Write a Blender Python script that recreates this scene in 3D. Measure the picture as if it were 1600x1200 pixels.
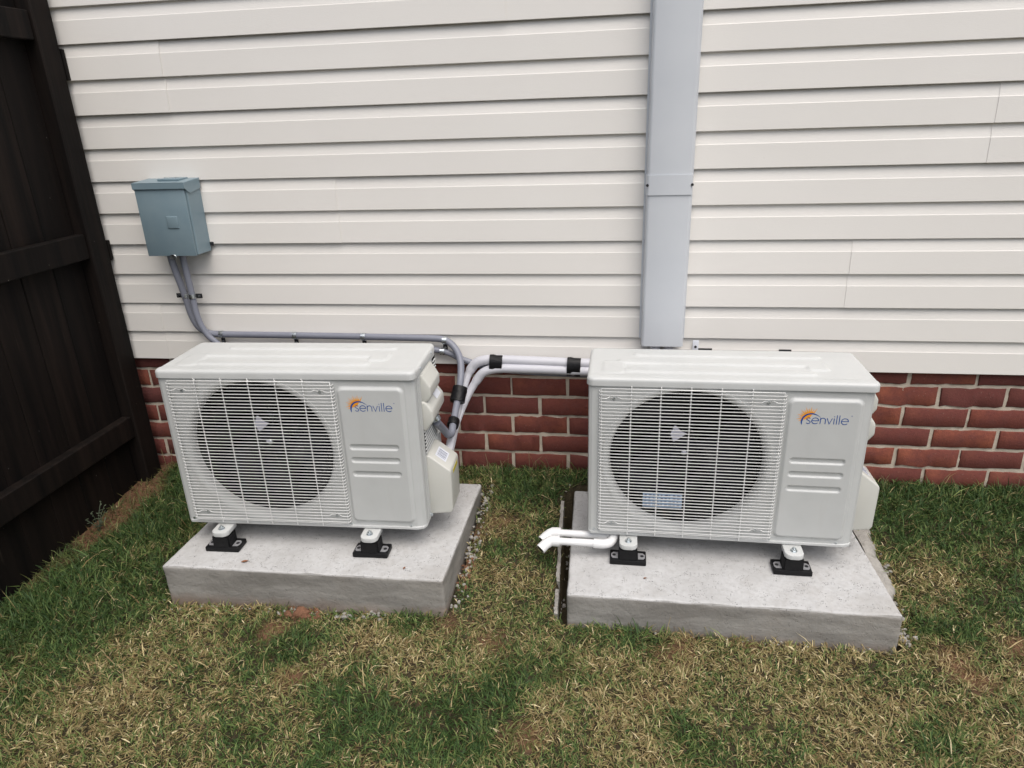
import bpy, bmesh, math, random
import numpy as np
from mathutils import Vector, Matrix, noise as mnoise

R = math.radians
for o in list(bpy.data.objects):
    bpy.data.objects.remove(o)
scn = bpy.context.scene
COL = scn.collection

# ------------------------------------------------------------------ camera
PITCH, YAW, ROLL = 0.3728, -0.1606, -0.0352
CAM = Vector((0.9252, -2.4181, 0.883))
fw = Vector((math.sin(YAW) * math.cos(PITCH), math.cos(YAW) * math.cos(PITCH), -math.sin(PITCH)))
rt = Vector((math.cos(YAW), -math.sin(YAW), 0))
up = rt.cross(fw)
r2 = math.cos(ROLL) * rt + math.sin(ROLL) * up
u2 = -math.sin(ROLL) * rt + math.cos(ROLL) * up
cd = bpy.data.cameras.new('camera')
cd.sensor_width = 36.0
cd.lens = 36.0 * 1093.29 / 1600.0
cd.clip_start = 0.05
cd.clip_end = 500
cam = bpy.data.objects.new('camera', cd)
COL.objects.link(cam)
m = Matrix((r2, u2, -fw)).transposed().to_4x4()
m.translation = CAM
cam.matrix_world = m
scn.camera = cam
scn.render.resolution_x, scn.render.resolution_y = 1024, 768

# ------------------------------------------------------------------ sky, sun, exposure
SUN_EL, SUN_AZ = R(63), R(150)      # azimuth clockwise from +y
w = bpy.data.worlds.new('World')
scn.world = w
w.use_nodes = True
nt = w.node_tree
nt.nodes.clear()
sky = nt.nodes.new('ShaderNodeTexSky')
sky.sky_type = 'NISHITA'
sky.sun_disc = False
sky.sun_elevation = SUN_EL
sky.sun_rotation = SUN_AZ
sky.air_density = 1.0
sky.dust_density = 4.0
hs = nt.nodes.new('ShaderNodeHueSaturation')
hs.inputs['Saturation'].default_value = 0.58      # overcast: grey sky
bg = nt.nodes.new('ShaderNodeBackground')
bg.inputs['Strength'].default_value = 0.10
wo = nt.nodes.new('ShaderNodeOutputWorld')
nt.links.new(sky.outputs[0], hs.inputs['Color'])
nt.links.new(hs.outputs[0], bg.inputs[0])
nt.links.new(bg.outputs[0], wo.inputs[0])
sd = bpy.data.lights.new('sun', 'SUN')
sd.energy = 1.4
sd.angle = R(60)
sd.color = (1.0, 0.955, 0.89)
so = bpy.data.objects.new('sun', sd)
COL.objects.link(so)
sdir = Vector((math.sin(SUN_AZ) * math.cos(SUN_EL), math.cos(SUN_AZ) * math.cos(SUN_EL), math.sin(SUN_EL)))
so.rotation_euler = sdir.to_track_quat('Z', 'Y').to_euler()
so.location = (2, -4, 6)
scn.view_settings.view_transform = 'Standard'
scn.view_settings.look = 'None'
scn.view_settings.gamma = 1.0
scn.view_settings.exposure = 0.60
scn.view_settings.use_curve_mapping = False

rng = np.random.default_rng(11)
random.seed(5)

# ------------------------------------------------------------------ materials
def lin(r, g, b):
    f = lambda c: (c / 255 / 12.92) if c / 255 <= 0.04045 else ((c / 255 + 0.055) / 1.055) ** 2.4
    return (f(r), f(g), f(b), 1.0)

class Mat:
    def __init__(s, name, color=(.5, .5, .5), rough=0.5, metal=0.0, spec=0.5):
        s.m = bpy.data.materials.new(name)
        s.m.use_nodes = True
        s.n = s.m.node_tree.nodes
        s.l = s.m.node_tree.links
        s.b = s.n['Principled BSDF']
        s.b.inputs['Base Color'].default_value = (*color[:3], 1)
        s.b.inputs['Roughness'].default_value = rough
        s.b.inputs['Metallic'].default_value = metal
        s.b.inputs['Specular IOR Level'].default_value = spec
        s.tc = None
    def coord(s, scale=(1, 1, 1), kind='Object'):
        if s.tc is None:
            s.tc = s.n.new('ShaderNodeTexCoord')
        mp = s.n.new('ShaderNodeMapping')
        mp.inputs['Scale'].default_value = scale
        s.l.new(s.tc.outputs[kind], mp.inputs[0])
        return mp.outputs[0]
    def noise(s, scale, detail=3, rough=0.55, sc=(1, 1, 1), kind='Object', vec=None):
        t = s.n.new('ShaderNodeTexNoise')
        t.inputs['Scale'].default_value = scale
        t.inputs['Detail'].default_value = detail
        t.inputs['Roughness'].default_value = rough
        s.l.new(vec or s.coord(sc, kind), t.inputs['Vector'])
        return t.outputs['Fac']
    def vor(s, scale, sc=(1, 1, 1), kind='Object'):
        t = s.n.new('ShaderNodeTexVoronoi')
        t.inputs['Scale'].default_value = scale
        s.l.new(s.coord(sc, kind), t.inputs['Vector'])
        return t.outputs['Distance']
    def ramp(s, fac, stops, interp='LINEAR'):
        r = s.n.new('ShaderNodeValToRGB')
        r.color_ramp.interpolation = interp
        e = r.color_ramp.elements
        while len(e) < len(stops):
            e.new(0.5)
        for i, (p, c) in enumerate(stops):
            e[i].position = p
            e[i].color = (*c[:3], 1) if not isinstance(c, (int, float)) else (c, c, c, 1)
        s.l.new(fac, r.inputs[0])
        return r.outputs[0]
    def mix(s, fac, a, b, mode='MIX'):
        x = s.n.new('ShaderNodeMix')
        x.data_type = 'RGBA'
        x.blend_type = mode
        for sock, v in ((x.inputs[0], fac), (x.inputs[6], a), (x.inputs[7], b)):
            if hasattr(v, 'links'):
                s.l.new(v, sock)
            elif isinstance(v, (int, float)):
                sock.default_value = v
            else:
                sock.default_value = (*v[:3], 1)
        return x.outputs[2]
    def math(s, op, a, b=0.0):
        x = s.n.new('ShaderNodeMath')
        x.operation = op
        for sock, v in zip(x.inputs, (a, b)):
            if hasattr(v, 'links'):
                s.l.new(v, sock)
            else:
                sock.default_value = v
        return x.outputs[0]
    def col(s, c):
        s.l.new(c, s.b.inputs['Base Color']); return s
    def rgh(s, c):
        s.l.new(c, s.b.inputs['Roughness']); return s
    def bump(s, h, strength=0.3, dist=0.002):
        b = s.n.new('ShaderNodeBump')
        b.inputs['Strength'].default_value = strength
        b.inputs['Distance'].default_value = dist
        s.l.new(h, b.inputs['Height'])
        s.l.new(b.outputs[0], s.b.inputs['Normal']); return s
    def attr(s, name, out='Color'):
        a = s.n.new('ShaderNodeAttribute')
        a.attribute_name = name
        return a.outputs[out]
    def orand(s):
        return s.n.new('ShaderNodeObjectInfo').outputs['Random']

MT = {}
def mat_basic():
    # vinyl siding: warm white, brushed grain, faint dirt
    a = Mat('vinyl_siding', (.74, .715, .69), .42)
    g = a.noise(60, 4, .6, (1, 1, 14))
    d = a.noise(2.2, 4, .6)
    c = a.mix(a.ramp(d, [(.35, 0), (.75, 1)]), (.785, .757, .715), (.825, .798, .756))
    c = a.mix(a.math('MULTIPLY', a.orand(), .55), c, (.80, .772, .732))
    fl = a.ramp(a.noise(170, 2, .5), [(.76, 0), (.80, 1)])
    c = a.mix(a.math('MULTIPLY', fl, .25), c, (.35, .32, .29))
    a.col(c).bump(g, .30, .0014)
    MT['siding'] = a.m
    # brick
    a = Mat('brick_clay', (.2, .05, .035), .9, spec=.25)
    n1 = a.noise(9, 5, .65)
    n2 = a.noise(90, 3, .6)
    base = a.ramp(a.orand(), [(0, (.085, .038, .036)), (.2, (.225, .066, .042)), (.4, (.140, .046, .038)), (.6, (.290, .090, .052)), (.8, (.105, .044, .040)), (1, (.200, .056, .040))])
    c = a.mix(a.ramp(n1, [(.35, 0), (.7, 1)]), base, (.150, .046, .040))
    c = a.mix(a.math('MULTIPLY', a.ramp(n2, [(.5, 0), (.75, 1)]), .5), c, (.080, .032, .028))
    sp = a.ramp(a.vor(120), [(.08, 1), (.14, 0)])
    spm = a.math('MULTIPLY', sp, a.ramp(a.noise(26, 2), [(.52, 0), (.62, 1)]))
    c = a.mix(a.math('MULTIPLY', spm, .75), c, (.42, .34, .28))
    sm = a.ramp(a.noise(5, 4, .6), [(.60, 0), (.74, 1)])
    c = a.mix(a.math('MULTIPLY', sm, .07), c, (.36, .27, .22))
    a.col(c).bump(a.math('ADD', n2, a.noise(300, 2)), .5, .0025)
    MT['brick'] = a.m
    # mortar, clay stained low down in an uneven tide line
    a = Mat('mortar', (.4, .35, .28), .95, spec=.2)
    sep = a.n.new('ShaderNodeSeparateXYZ')
    a.l.new(a.coord(), sep.inputs[0])
    h = a.math('ADD', sep.outputs['Z'], a.math('MULTIPLY', a.noise(5, 3), .22))
    t = a.ramp(a.math('ADD', a.math('MULTIPLY', h, 2.2), .82), [(0, 1), (.55, 0)])
    c = a.mix(a.noise(40, 4), (.42, .365, .295), (.62, .545, .45))
    c = a.mix(a.math('MULTIPLY', t, .75), c, (.36, .165, .07))
    a.col(c).bump(a.noise(220, 3), .6, .003)
    MT['mortar'] = a.m
    # powder coated sheet steel of the units
    a = Mat('cream_enamel', (.62, .625, .60), .38)
    d = a.noise(6, 4, .6)
    a.col(a.mix(a.ramp(d, [(.35, 0), (.75, 1)]), (.525, .535, .528), (.575, .585, .578)))
    dz = a.ramp(a.noise(26, 4, .65, (1, 1, .14)), [(.55, 0), (.75, 1)])
    lo = a.noise(3.5, 3)
    ec = a.mix(a.math('MULTIPLY', a.math('MULTIPLY', dz, lo), .30), a.mix(a.ramp(d, [(.35, 0), (.75, 1)]), (.525, .535, .528), (.575, .585, .578)), (.42, .405, .37))
    a.col(ec)
    a.rgh(a.ramp(a.noise(14, 3), [(.3, .32), (.7, .46)]))
    a.bump(a.noise(900, 2), .05, .0004)
    MT['enamel'] = a.m
    a = Mat('cream_plastic', (.66, .655, .60), .35)
    a.col(a.mix(a.noise(9, 3), (.55, .55, .51), (.60, .595, .555)))
    MT['plastic'] = a.m
    a = Mat('white_wire', (.80, .80, .78), .35); a.col(a.mix(a.noise(30, 2), (.70, .70, .69), (.78, .78, .77))); MT['wire'] = a.m
    a = Mat('shaded_fins', (.003, .003, .004), .7, spec=.05); a.bump(a.noise(4, 1, .5, (120, 1, 1)), .5, .002); MT['fins'] = a.m  # near-black colour paints in the deep shade around the coil
    a = Mat('shaded_chamber', (.05, .05, .052), .6, spec=.1); a.col(a.mix(a.noise(12, 3), (.006, .006, .007), (.010, .010, .012))); MT['chamber'] = a.m  # colour darkened to hold the fan chamber in shade
    a = Mat('fan_plastic', (.003, .003, .007), .3, spec=.16); a.rgh(a.ramp(a.noise(20, 2), [(.3, .22), (.7, .38)])); MT['fan'] = a.m
    a = Mat('black_rubber', (.005, .005, .006), .55, spec=.3); a.bump(a.noise(160, 3), .2, .001); a.rgh(a.ramp(a.noise(50, 2), [(.3, .4), (.7, .7)])); MT['rubber'] = a.m
    a = Mat('zinc', (.62, .66, .68), .28, 1.0); a.rgh(a.ramp(a.noise(60, 2), [(.3, .2), (.7, .45)])); MT['zinc'] = a.m
    a = Mat('pale_steel', (.52, .52, .54), .4, .6); a.rgh(a.ramp(a.noise(60, 2), [(.3, .3), (.7, .5)])); MT['plate_metal'] = a.m
    a = Mat('dark_steel', (.03, .03, .033), .45, .3); a.rgh(a.ramp(a.noise(70, 2), [(.3, .3), (.7, .6)])); MT['dark'] = a.m
    a = Mat('black_tape', (.006, .006, .007), .38, spec=.25); a.bump(a.noise(90, 4, .6, (.4, 1, 1)), .8, .004); MT['tape'] = a.m
    a = Mat('grey_conduit', (.20, .21, .255), .4); a.col(a.mix(a.noise(18, 4), (.185, .195, .24), (.235, .245, .29))); a.bump(a.noise(80, 2), .08, .001); MT['conduit'] = a.m
    a = Mat('white_insulation', (.64, .64, .68), .45); a.col(a.mix(a.noise(14, 4), (.50, .50, .545), (.60, .60, .64))); a.bump(a.noise(45, 3), .15, .002); MT['insul'] = a.m
    a = Mat('white_pvc', (.78, .78, .78), .3); a.col(a.mix(a.noise(16, 3), (.74, .745, .75), (.82, .82, .82))); MT['pvc'] = a.m
    a = Mat('cover_vinyl', (.49, .535, .60), .4); a.col(a.mix(a.ramp(a.noise(5, 4), [(.35, 0), (.7, 1)]), (.590, .615, .650), (.630, .652, .682))); a.bump(a.noise(9, 2), .08, .002); MT['cover'] = a.m
    a = Mat('box_paint', (.145, .20, .235), .42); a.col(a.mix(a.ramp(a.noise(11, 4), [(.35, 0), (.75, 1)]), (.175, .245, .285), (.205, .275, .310))); a.bump(a.noise(500, 2), .06, .0006); MT['box'] = a.m
    # concrete
    a = Mat('concrete', (.5, .5, .5), .9, spec=.25)
    n1 = a.noise(5, 5, .6)
    n2 = a.noise(60, 4, .65)
    br = a.noise(50, 3, .6, (1, .12, 1))
    c = a.mix(a.ramp(n1, [(.3, 0), (.72, 1)]), (.44, .435, .43), (.57, .57, .57))
    c = a.mix(a.math('MULTIPLY', a.ramp(n2, [(.45, 0), (.7, 1)]), .4), c, (.36, .35, .335))
    pits = a.math('MULTIPLY', a.ramp(a.vor(190), [(.16, 1), (.30, 0)]), a.ramp(a.noise(38, 3), [(.50, 0), (.60, 1)]))
    c = a.mix(a.math('MULTIPLY', pits, .8), c, (.09, .085, .08))
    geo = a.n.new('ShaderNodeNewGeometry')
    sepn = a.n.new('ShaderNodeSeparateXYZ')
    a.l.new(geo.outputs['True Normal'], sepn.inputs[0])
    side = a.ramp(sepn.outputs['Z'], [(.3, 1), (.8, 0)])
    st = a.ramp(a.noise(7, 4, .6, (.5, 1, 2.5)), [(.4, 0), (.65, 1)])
    c = a.mix(side, c, a.mix(st, (.225, .214, .198), (.335, .322, .302)))     # shade put into the colour: sides painted darker and browner than the top
    sepo = a.n.new('ShaderNodeSeparateXYZ'); a.l.new(a.coord(), sepo.inputs[0])
    spl = a.ramp(a.math('ADD', sepo.outputs['Z'], a.math('MULTIPLY', a.noise(16, 4), .07)), [(.055, 1), (.105, 0)])
    c = a.mix(a.math('MULTIPLY', a.math('MULTIPLY', spl, side), .55), c, (.23, .135, .085))      # clay splashed up from the ground
    dst = a.ramp(a.noise(3.1, 5, .65), [(.56, 0), (.70, 1)])
    c = a.mix(a.math('MULTIPLY', dst, .28), c, (.30, .265, .225))
    a.col(c).bump(a.math('ADD', a.math('MULTIPLY', br, .8), a.math('SUBTRACT', n2, pits)), .8, .0028)
    MT['concrete'] = a.m
    a = Mat('stone_chip', (.42, .40, .37), .9); a.col(a.mix(a.noise(30, 3), (.20, .185, .165), (.46, .44, .41))); a.bump(a.noise(140, 4), .8, .004); MT['chip'] = a.m
    a = Mat('red_clay', (.26, .10, .05), .95); a.col(a.mix(a.noise(40, 4), (.11, .048, .028), (.25, .125, .07))); a.bump(a.noise(120, 3), .6, .003); MT['clay'] = a.m
    a = Mat('dry_leaf', (.22, .08, .04), .8); a.col(a.mix(a.noise(90, 3), (.16, .06, .03), (.32, .15, .07))); MT['leaf'] = a.m
    # stained fence
    a = Mat('dark_stained_wood', (.012, .009, .008), .7, spec=.18)
    g = a.noise(22, 5, .65, (1, 1, .06), 'Object')
    c = a.mix(a.ramp(g, [(.35, 0), (.7, 1)]), (.0026, .0020, .0019), (.0170, .0110, .0085))
    c = a.mix(a.math('MULTIPLY', a.orand(), .5), c, (.003, .0024, .0023))
    sp = a.math('MULTIPLY', a.ramp(a.vor(38, (1, 1, .5)), [(.035, 1), (.06, 0)]), a.ramp(a.noise(9, 2), [(.55, 0), (.62, 1)]))
    c = a.mix(a.math('MULTIPLY', sp, .7), c, (.22, .20, .18))
    sk = a.math('MULTIPLY', a.ramp(a.noise(60, 3, .6, (1, 1, .035)), [(.68, 0), (.76, 1)]), a.ramp(a.noise(5, 3, .6, (1, 1, .5)), [(.52, 0), (.66, 1)]))
    c = a.mix(a.math('MULTIPLY', sk, .55), c, (.085, .066, .052))
    a.col(c).bump(g, .7, .003)
    MT['fence'] = a.m
    # soil
    a = Mat('soil', (.1, .07, .04), .95, spec=.15)
    at = a.attr('bare', 'Fac')
    n = a.noise(45, 5, .65)
    th = a.mix(n, (.022, .020, .012), (.075, .058, .035))
    cl = a.mix(n, (.090, .047, .028), (.215, .120, .072))
    a.col(a.mix(at, th, cl)).bump(a.noise(130, 4), .9, .006)
    MT['soil'] = a.m
    # grass blades, each with its own colour
    a = Mat('grass_blade', (.1, .1, .05), .6, spec=.3)
    c = a.attr('blade_color')
    a.col(c)
    tr = a.n.new('ShaderNodeBsdfTranslucent')
    a.l.new(c, tr.inputs[0])
    mx = a.n.new('ShaderNodeMixShader')
    mx.inputs[0].default_value = .25
    a.l.new(a.b.outputs[0], mx.inputs[1]); a.l.new(tr.outputs[0], mx.inputs[2])
    a.l.new(mx.outputs[0], a.n['Material Output'].inputs[0])
    MT['grass'] = a.m
    for k, c, r in (('navy', lin(16, 74, 150), .5), ('orange', lin(240, 158, 30), .5), ('sticker', (.72, .74, .80), .4), ('ink', (.06, .08, .17), .5),
                    ('yellow', (.55, .48, .03), .5), ('blue_label', (.42, .55, .72), .4), ('tag', (.62, .62, .72), .4)):
        a = Mat(k + '_print', c, r); a.rgh(a.ramp(a.noise(40, 2), [(.3, r - .08), (.7, r + .08)])); MT[k] = a.m
mat_basic()

# ------------------------------------------------------------------ mesh helpers
def mesh_from(name, V, F, mat=None, smooth=None):
    me = bpy.data.meshes.new(name)
    me.from_pydata([tuple(v) for v in V], [], [tuple(f) for f in F])
    me.update()
    if mat: me.materials.append(MT[mat])
    if smooth is not None:
        me.shade_smooth()
        me.set_sharp_from_angle(angle=R(smooth))
    return me

def obj(name, me, parent=None, loc=None, rot=None):
    o = bpy.data.objects.new(name, me)
    COL.objects.link(o)
    if parent: o.parent = parent
    if loc: o.location = loc
    if rot: o.rotation_euler = rot
    return o

def tag(o, label=None, cat=None, group=None, kind=None):
    if label: o['label'] = label
    if cat: o['category'] = cat
    if group: o['group'] = group
    if kind: o['kind'] = kind
    return o

def empty(name, loc, rz=0.0):
    o = bpy.data.objects.new(name, None)
    COL.objects.link(o)
    o.location = loc
    o.rotation_euler = (0, 0, rz)
    o.empty_display_size = .05
    return o

def copy_tree(o, parent=None):
    c = o.copy()
    COL.objects.link(c)
    c.parent = parent
    for ch in [x for x in bpy.data.objects if x.parent == o]:
        copy_tree(ch, c)
    return c

class MB:
    def __init__(s): s.V, s.F = [], []
    def add(s, V, F):
        b = len(s.V)
        s.V += [tuple(v) for v in V]
        s.F += [tuple(i + b for i in f) for f in F]
        return s
    def box(s, x0, x1, y0, y1, z0, z1):
        return s.add([(x0, y0, z0), (x1, y0, z0), (x1, y1, z0), (x0, y1, z0), (x0, y0, z1), (x1, y0, z1), (x1, y1, z1), (x0, y1, z1)],
                     [(0, 3, 2, 1), (4, 5, 6, 7), (0, 1, 5, 4), (1, 2, 6, 5), (2, 3, 7, 6), (3, 0, 4, 7)])
    def rbox(s, x0, x1, y0, y1, z0, z1, r, seg=2):
        bm = bmesh.new()
        bmesh.ops.create_cube(bm, size=1)
        for v in bm.verts:
            v.co = Vector(((x0 + x1) / 2 + v.co.x * (x1 - x0), (y0 + y1) / 2 + v.co.y * (y1 - y0), (z0 + z1) / 2 + v.co.z * (z1 - z0)))
        bmesh.ops.bevel(bm, geom=bm.edges[:], offset=r, segments=seg, affect='EDGES', profile=.5)
        return s.bm(bm)
    def bm(s, bm):
        bm.verts.index_update()
        s.add([v.co[:] for v in bm.verts], [[v.index for v in f.verts] for f in bm.faces])
        bm.free()
        return s
    def prism(s, poly, axis, a, b, bevel=0, seg=2):
        """poly: 2D points; axis 'x','y','z' extruded from a to b"""
        def P(p, t):
            return {'x': (t, p[0], p[1]), 'y': (p[0], t, p[1]), 'z': (p[0], p[1], t)}[axis]
        bm = bmesh.new()
        A = [bm.verts.new(P(p, a)) for p in poly]
        B = [bm.verts.new(P(p, b)) for p in poly]
        n = len(poly)
        bm.faces.new(A); bm.faces.new(B[::-1])
        for i in range(n):
            bm.faces.new((A[i], B[i], B[(i + 1) % n], A[(i + 1) % n]))
        bmesh.ops.recalc_face_normals(bm, faces=bm.faces[:])
        if bevel:
            bmesh.ops.bevel(bm, geom=[e for e in bm.edges if e.calc_face_angle(0) > .3], offset=bevel, segments=seg, affect='EDGES', profile=.5, clamp_overlap=True)
        return s.bm(bm)
    def tube(s, pts, r, n=10, caps=True):
        pts = [Vector(p) for p in pts]
        rad = r if isinstance(r, (list, tuple)) else [r] * len(pts)
        T = []
        for i in range(len(pts)):
            a = pts[max(i - 1, 0)]; b = pts[min(i + 1, len(pts) - 1)]
            T.append((b - a).normalized())
        nv = Vector((0, 0, 1)) if abs(T[0].z) < .9 else Vector((0, 1, 0))
        nv = (nv - T[0] * nv.dot(T[0])).normalized()
        V, F = [], []
        for i, p in enumerate(pts):
            nv = (nv - T[i] * nv.dot(T[i])).normalized()
            bv = T[i].cross(nv)
            for k in range(n):
                a = 2 * math.pi * (k + .5) / n
                V.append(p + (nv * math.cos(a) + bv * math.sin(a)) * rad[i])
        for i in range(len(pts) - 1):
            for k in range(n):
                k2 = (k + 1) % n
                F.append((i * n + k, i * n + k2, (i + 1) * n + k2, (i + 1) * n + k))
        if caps:
            F.append(tuple(range(n))[::-1])
            F.append(tuple((len(pts) - 1) * n + k for k in range(n)))
        return s.add(V, F)
    def lathe(s, prof, c, axis='y', n=48):
        """prof: (radius, height along axis)"""
        V, F = [], []
        for r, h in prof:
            for k in range(n):
                a = 2 * math.pi * k / n
                ca, sa = r * math.cos(a), r * math.sin(a)
                V.append({'y': (c[0] + ca, c[1] + h, c[2] + sa), 'z': (c[0] + ca, c[1] + sa, c[2] + h), 'x': (c[0] + h, c[1] + ca, c[2] + sa)}[axis])
        for i in range(len(prof) - 1):
            for k in range(n):
                k2 = (k + 1) % n
                F.append((i * n + k, i * n + k2, (i + 1) * n + k2, (i + 1) * n + k))
        return s.add(V, F)
    def disc(s, c, r, h, axis='y', n=16):
        s.lathe([(0.0001, -h / 2), (r, -h / 2), (r, h / 2), (0.0001, h / 2)], c, axis, n)
        return s
    def mesh(s, name, mat, smooth=35, fix=True):
        me = mesh_from(name, s.V, s.F, mat)
        if fix:
            bm = bmesh.new(); bm.from_mesh(me)
            bmesh.ops.recalc_face_normals(bm, faces=bm.faces[:])
            bm.to_mesh(me); bm.free()
        if smooth is not None:
            me.shade_smooth()
            me.set_sharp_from_angle(angle=R(smooth))
        return me
    def build(s, name, mat, parent=None, smooth=35, fix=True):
        return obj(name, s.mesh(name, mat, smooth, fix), parent)

def curve(pts, sub=6):
    """Catmull-Rom through points"""
    P = [Vector(p) for p in pts]
    P = [P[0] * 2 - P[1]] + P + [P[-1] * 2 - P[-2]]
    out = []
    for i in range(1, len(P) - 2):
        for k in range(sub):
            t = k / sub
            a, b, c, d = P[i - 1], P[i], P[i + 1], P[i + 2]
            out.append(.5 * ((2 * b) + (c - a) * t + (2 * a - 5 * b + 4 * c - d) * t * t + (3 * b - a - 3 * c + d) * t ** 3))
    out.append(P[-2])
    return out

def vnoise(x, y, scale, seed):
    r = np.random.default_rng(seed)
    G = r.random((128, 128))
    u, v = np.asarray(x) * scale + 31.7, np.asarray(y) * scale + 17.3
    iu, iv = np.floor(u).astype(int), np.floor(v).astype(int)
    fu, fv = u - iu, v - iv
    fu, fv = fu * fu * (3 - 2 * fu), fv * fv * (3 - 2 * fv)
    g = lambda a, b: G[a % 128, b % 128]
    return (g(iu, iv) * (1 - fu) + g(iu + 1, iv) * fu) * (1 - fv) + (g(iu, iv + 1) * (1 - fu) + g(iu + 1, iv + 1) * fu) * fv

def fbm(x, y, scale, seed, o=4):
    t, a, n = 0, 1.0, 0
    for i in range(o):
        t = t + a * vnoise(x, y, scale * 2 ** i, seed + i); n += a; a *= .55
    return t / n

# ------------------------------------------------------------------ terrain
PAD_L = dict(q=[(-.497, -.745), (.419, -.726), (.426, -.134), (-.482, -.150)], z=-.431)
PAD_R = dict(q=[(.790, -.700), (1.733, -.697), (1.714, -.081), (.7727, -.081)], z=-.471)

def quad_sd(x, y, q):
    """signed distance-like: positive outside convex quad"""
    d = np.full(np.shape(x), -9.0)
    for i in range(4):
        a, b = q[i], q[(i + 1) % 4]
        ex, ey = b[0] - a[0], b[1] - a[1]
        L = math.hypot(ex, ey)
        d = np.maximum(d, ((x - a[0]) * ey - (y - a[1]) * ex) / L)
    return d

SOIL = [(-.94, -.30, .07), (-.97, -.52, .07), (-1.0, -.72, .05), (-.09, -.85, .05), (.04, -.99, .06), (.44, -.78, .05), (.57, -.80, .07), (1.08, -.80, .09), (-.95, -.19, .10), (-1.02, -.41, .09), (-.99, -.62, .05), (.44, -.50, .04), (.45, -.38, .04),
        (-.04, -.73, .06), (1.87, -.76, .09), (2.06, -.66, .07), (.72, -1.12, .06), (.80, -.90, .04), (-.25, -.73, .04), (1.35, -.70, .05), (2.2, -.95, .08), (.52, -.30, .06), (1.6, -1.15, .05)]
DRY = [(-.11, -1.11, .14), (-.34, -.80, .10), (.18, -.85, .16), (.94, -1.07, .20), (.84, -.99, .15), (.58, -.68, .14), (1.38, -.74, .17), (1.55, -1.0, .18), (1.97, -.41, .12), (.5, -.36, .12),
       (1.49, -.91, .16), (-.45, -1.17, .18), (1.09, -.96, .15), (2.0, -1.0, .2), (.35, -.95, .12), (1.9, -.70, .16), (.05, -1.0, .12), (1.75, -1.2, .2)]
GREEN = [(0, -.90, .07), (-.80, -.45, .26), (-.85, -.80, .24), (-.95, -1.1, .24), (.27, -1.11, .12), (.63, -.97, .12), (1.01, -.73, .10), (1.96, -.13, .24), (2.0, -.88, .07), (1.1, -1.10, .10), (.62, -.18, .10), (.52, -.05, .10),
         (.79, -.86, .07), (2.31, -.06, .2), (1.88, -.60, .12), (-.62, -.55, .12), (.55, -1.15, .14), (2.5, -.4, .2), (.3, -.76, .07), (1.75, -1.02, .08)]
def blobs(x, y, L):
    t = 0
    for a, b, r in L:
        t = np.maximum(t, np.exp(-((x - a) ** 2 + (y - b) ** 2) / (r * r)))
    return t

def ground_z(x, y):
    x, y = np.asarray(x, float), np.asarray(y, float)
    zw = np.interp(x, [-1.2, -.6, .4, 2.2, 4], [-.505, -.475, -.446, -.440, -.44])
    zf = np.interp(x, [-1.2, -.5, .45, .8, 1.8, 4], [-.560, -.572, -.560, -.580, -.584, -.58])
    t = np.clip(-y / .72, 0, 1)
    z = zw + (zf - zw) * (t * .8 + .2 * t * t * (3 - 2 * t))
    z = z - .035 * np.clip(-.72 - y, 0, 3)
    z = z + (fbm(x, y, 3.0, 3) - .5) * .022 + (fbm(x, y, 22, 9, 3) - .5) * .012
    return z

def ground_cut(x, y, z):
    dl, dr = quad_sd(x, y, PAD_L['q']), quad_sd(x, y, PAD_R['q'])
    z = np.where(dl < .004, np.minimum(z, PAD_L['z'] - .16), z)
    z = np.where(dr < .004, np.minimum(z, PAD_R['z'] - .16), z)
    # open trench along one flank of the other slab, a narrow one on its far side
    tr = (x < .80) & (x > .70) & (dr >= .004) & (dr < .026 + .010 * vnoise(y, y * 0, 9, 4)) & (y > -.698) & (y < -.12)
    z = np.where(tr, PAD_R['z'] - .165 + .02 * vnoise(x, y, 40, 6), z)
    t2 = (x > 1.70) & (dr >= .004) & (dr < .022 * vnoise(y, y * 0, 14, 14) + .004) & (y > -.71) & (y < -.52)
    z = np.where(t2, PAD_R['z'] - .12, z)
    return z

def make_ground():
    xs = np.concatenate([np.linspace(-40, -1.6, 14)[:-1], np.arange(-1.6, 3.2, .0125), np.linspace(3.2, 40, 14)])
    ys = np.concatenate([np.linspace(-40, -2.4, 14)[:-1], np.arange(-2.4, .05, .0125), [.06, .12]])
    X, Y = np.meshgrid(xs, ys)
    Z = ground_cut(X, Y, ground_z(X, Y))
    nx, ny = len(xs), len(ys)
    V = np.stack([X, Y, Z], -1).reshape(-1, 3)
    I = np.arange(nx * ny).reshape(ny, nx)
    F = np.stack([I[:-1, :-1], I[:-1, 1:], I[1:, 1:], I[1:, :-1]], -1).reshape(-1, 4)
    me = bpy.data.meshes.new('ground')
    me.from_pydata(V.tolist(), [], F.tolist())
    b = np.clip(blobs(X, Y, SOIL) * 1.3 - .45 + (fbm(X, Y, 14, 50) - .5) * 2.2 + 1.1 * np.clip((-.90 - X) / .06, 0, 1) * np.clip((Y + .56) / .1, 0, 1), 0, 1).reshape(-1)
    at = me.attributes.new('bare', 'FLOAT', 'POINT')
    at.data.foreach_set('value', b.astype(np.float32))
    me.materials.append(MT['soil'])
    me.shade_smooth()
    tag(obj('ground', me), 'sloping red clay soil of the side yard', kind='structure')
make_ground()

# ------------------------------------------------------------------ house wall: siding over brick
COURSE = .1143
def siding_profile():
    # one course from butt edge upward: (y, z), then the next; y grows into the wall
    p = []
    for k in range(2):
        z = k * COURSE
        p += [(.0035, z + .0012), (.0008, z), (-.0004, z + .0014), (.0016, z + .040), (.0034, z + .0735), (.0046, z + .0760), (.0118, z + COURSE - .005), (.0128, z + COURSE - .0008)]
    p += [(.0130, 2 * COURSE + .006)]
    return p

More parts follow.
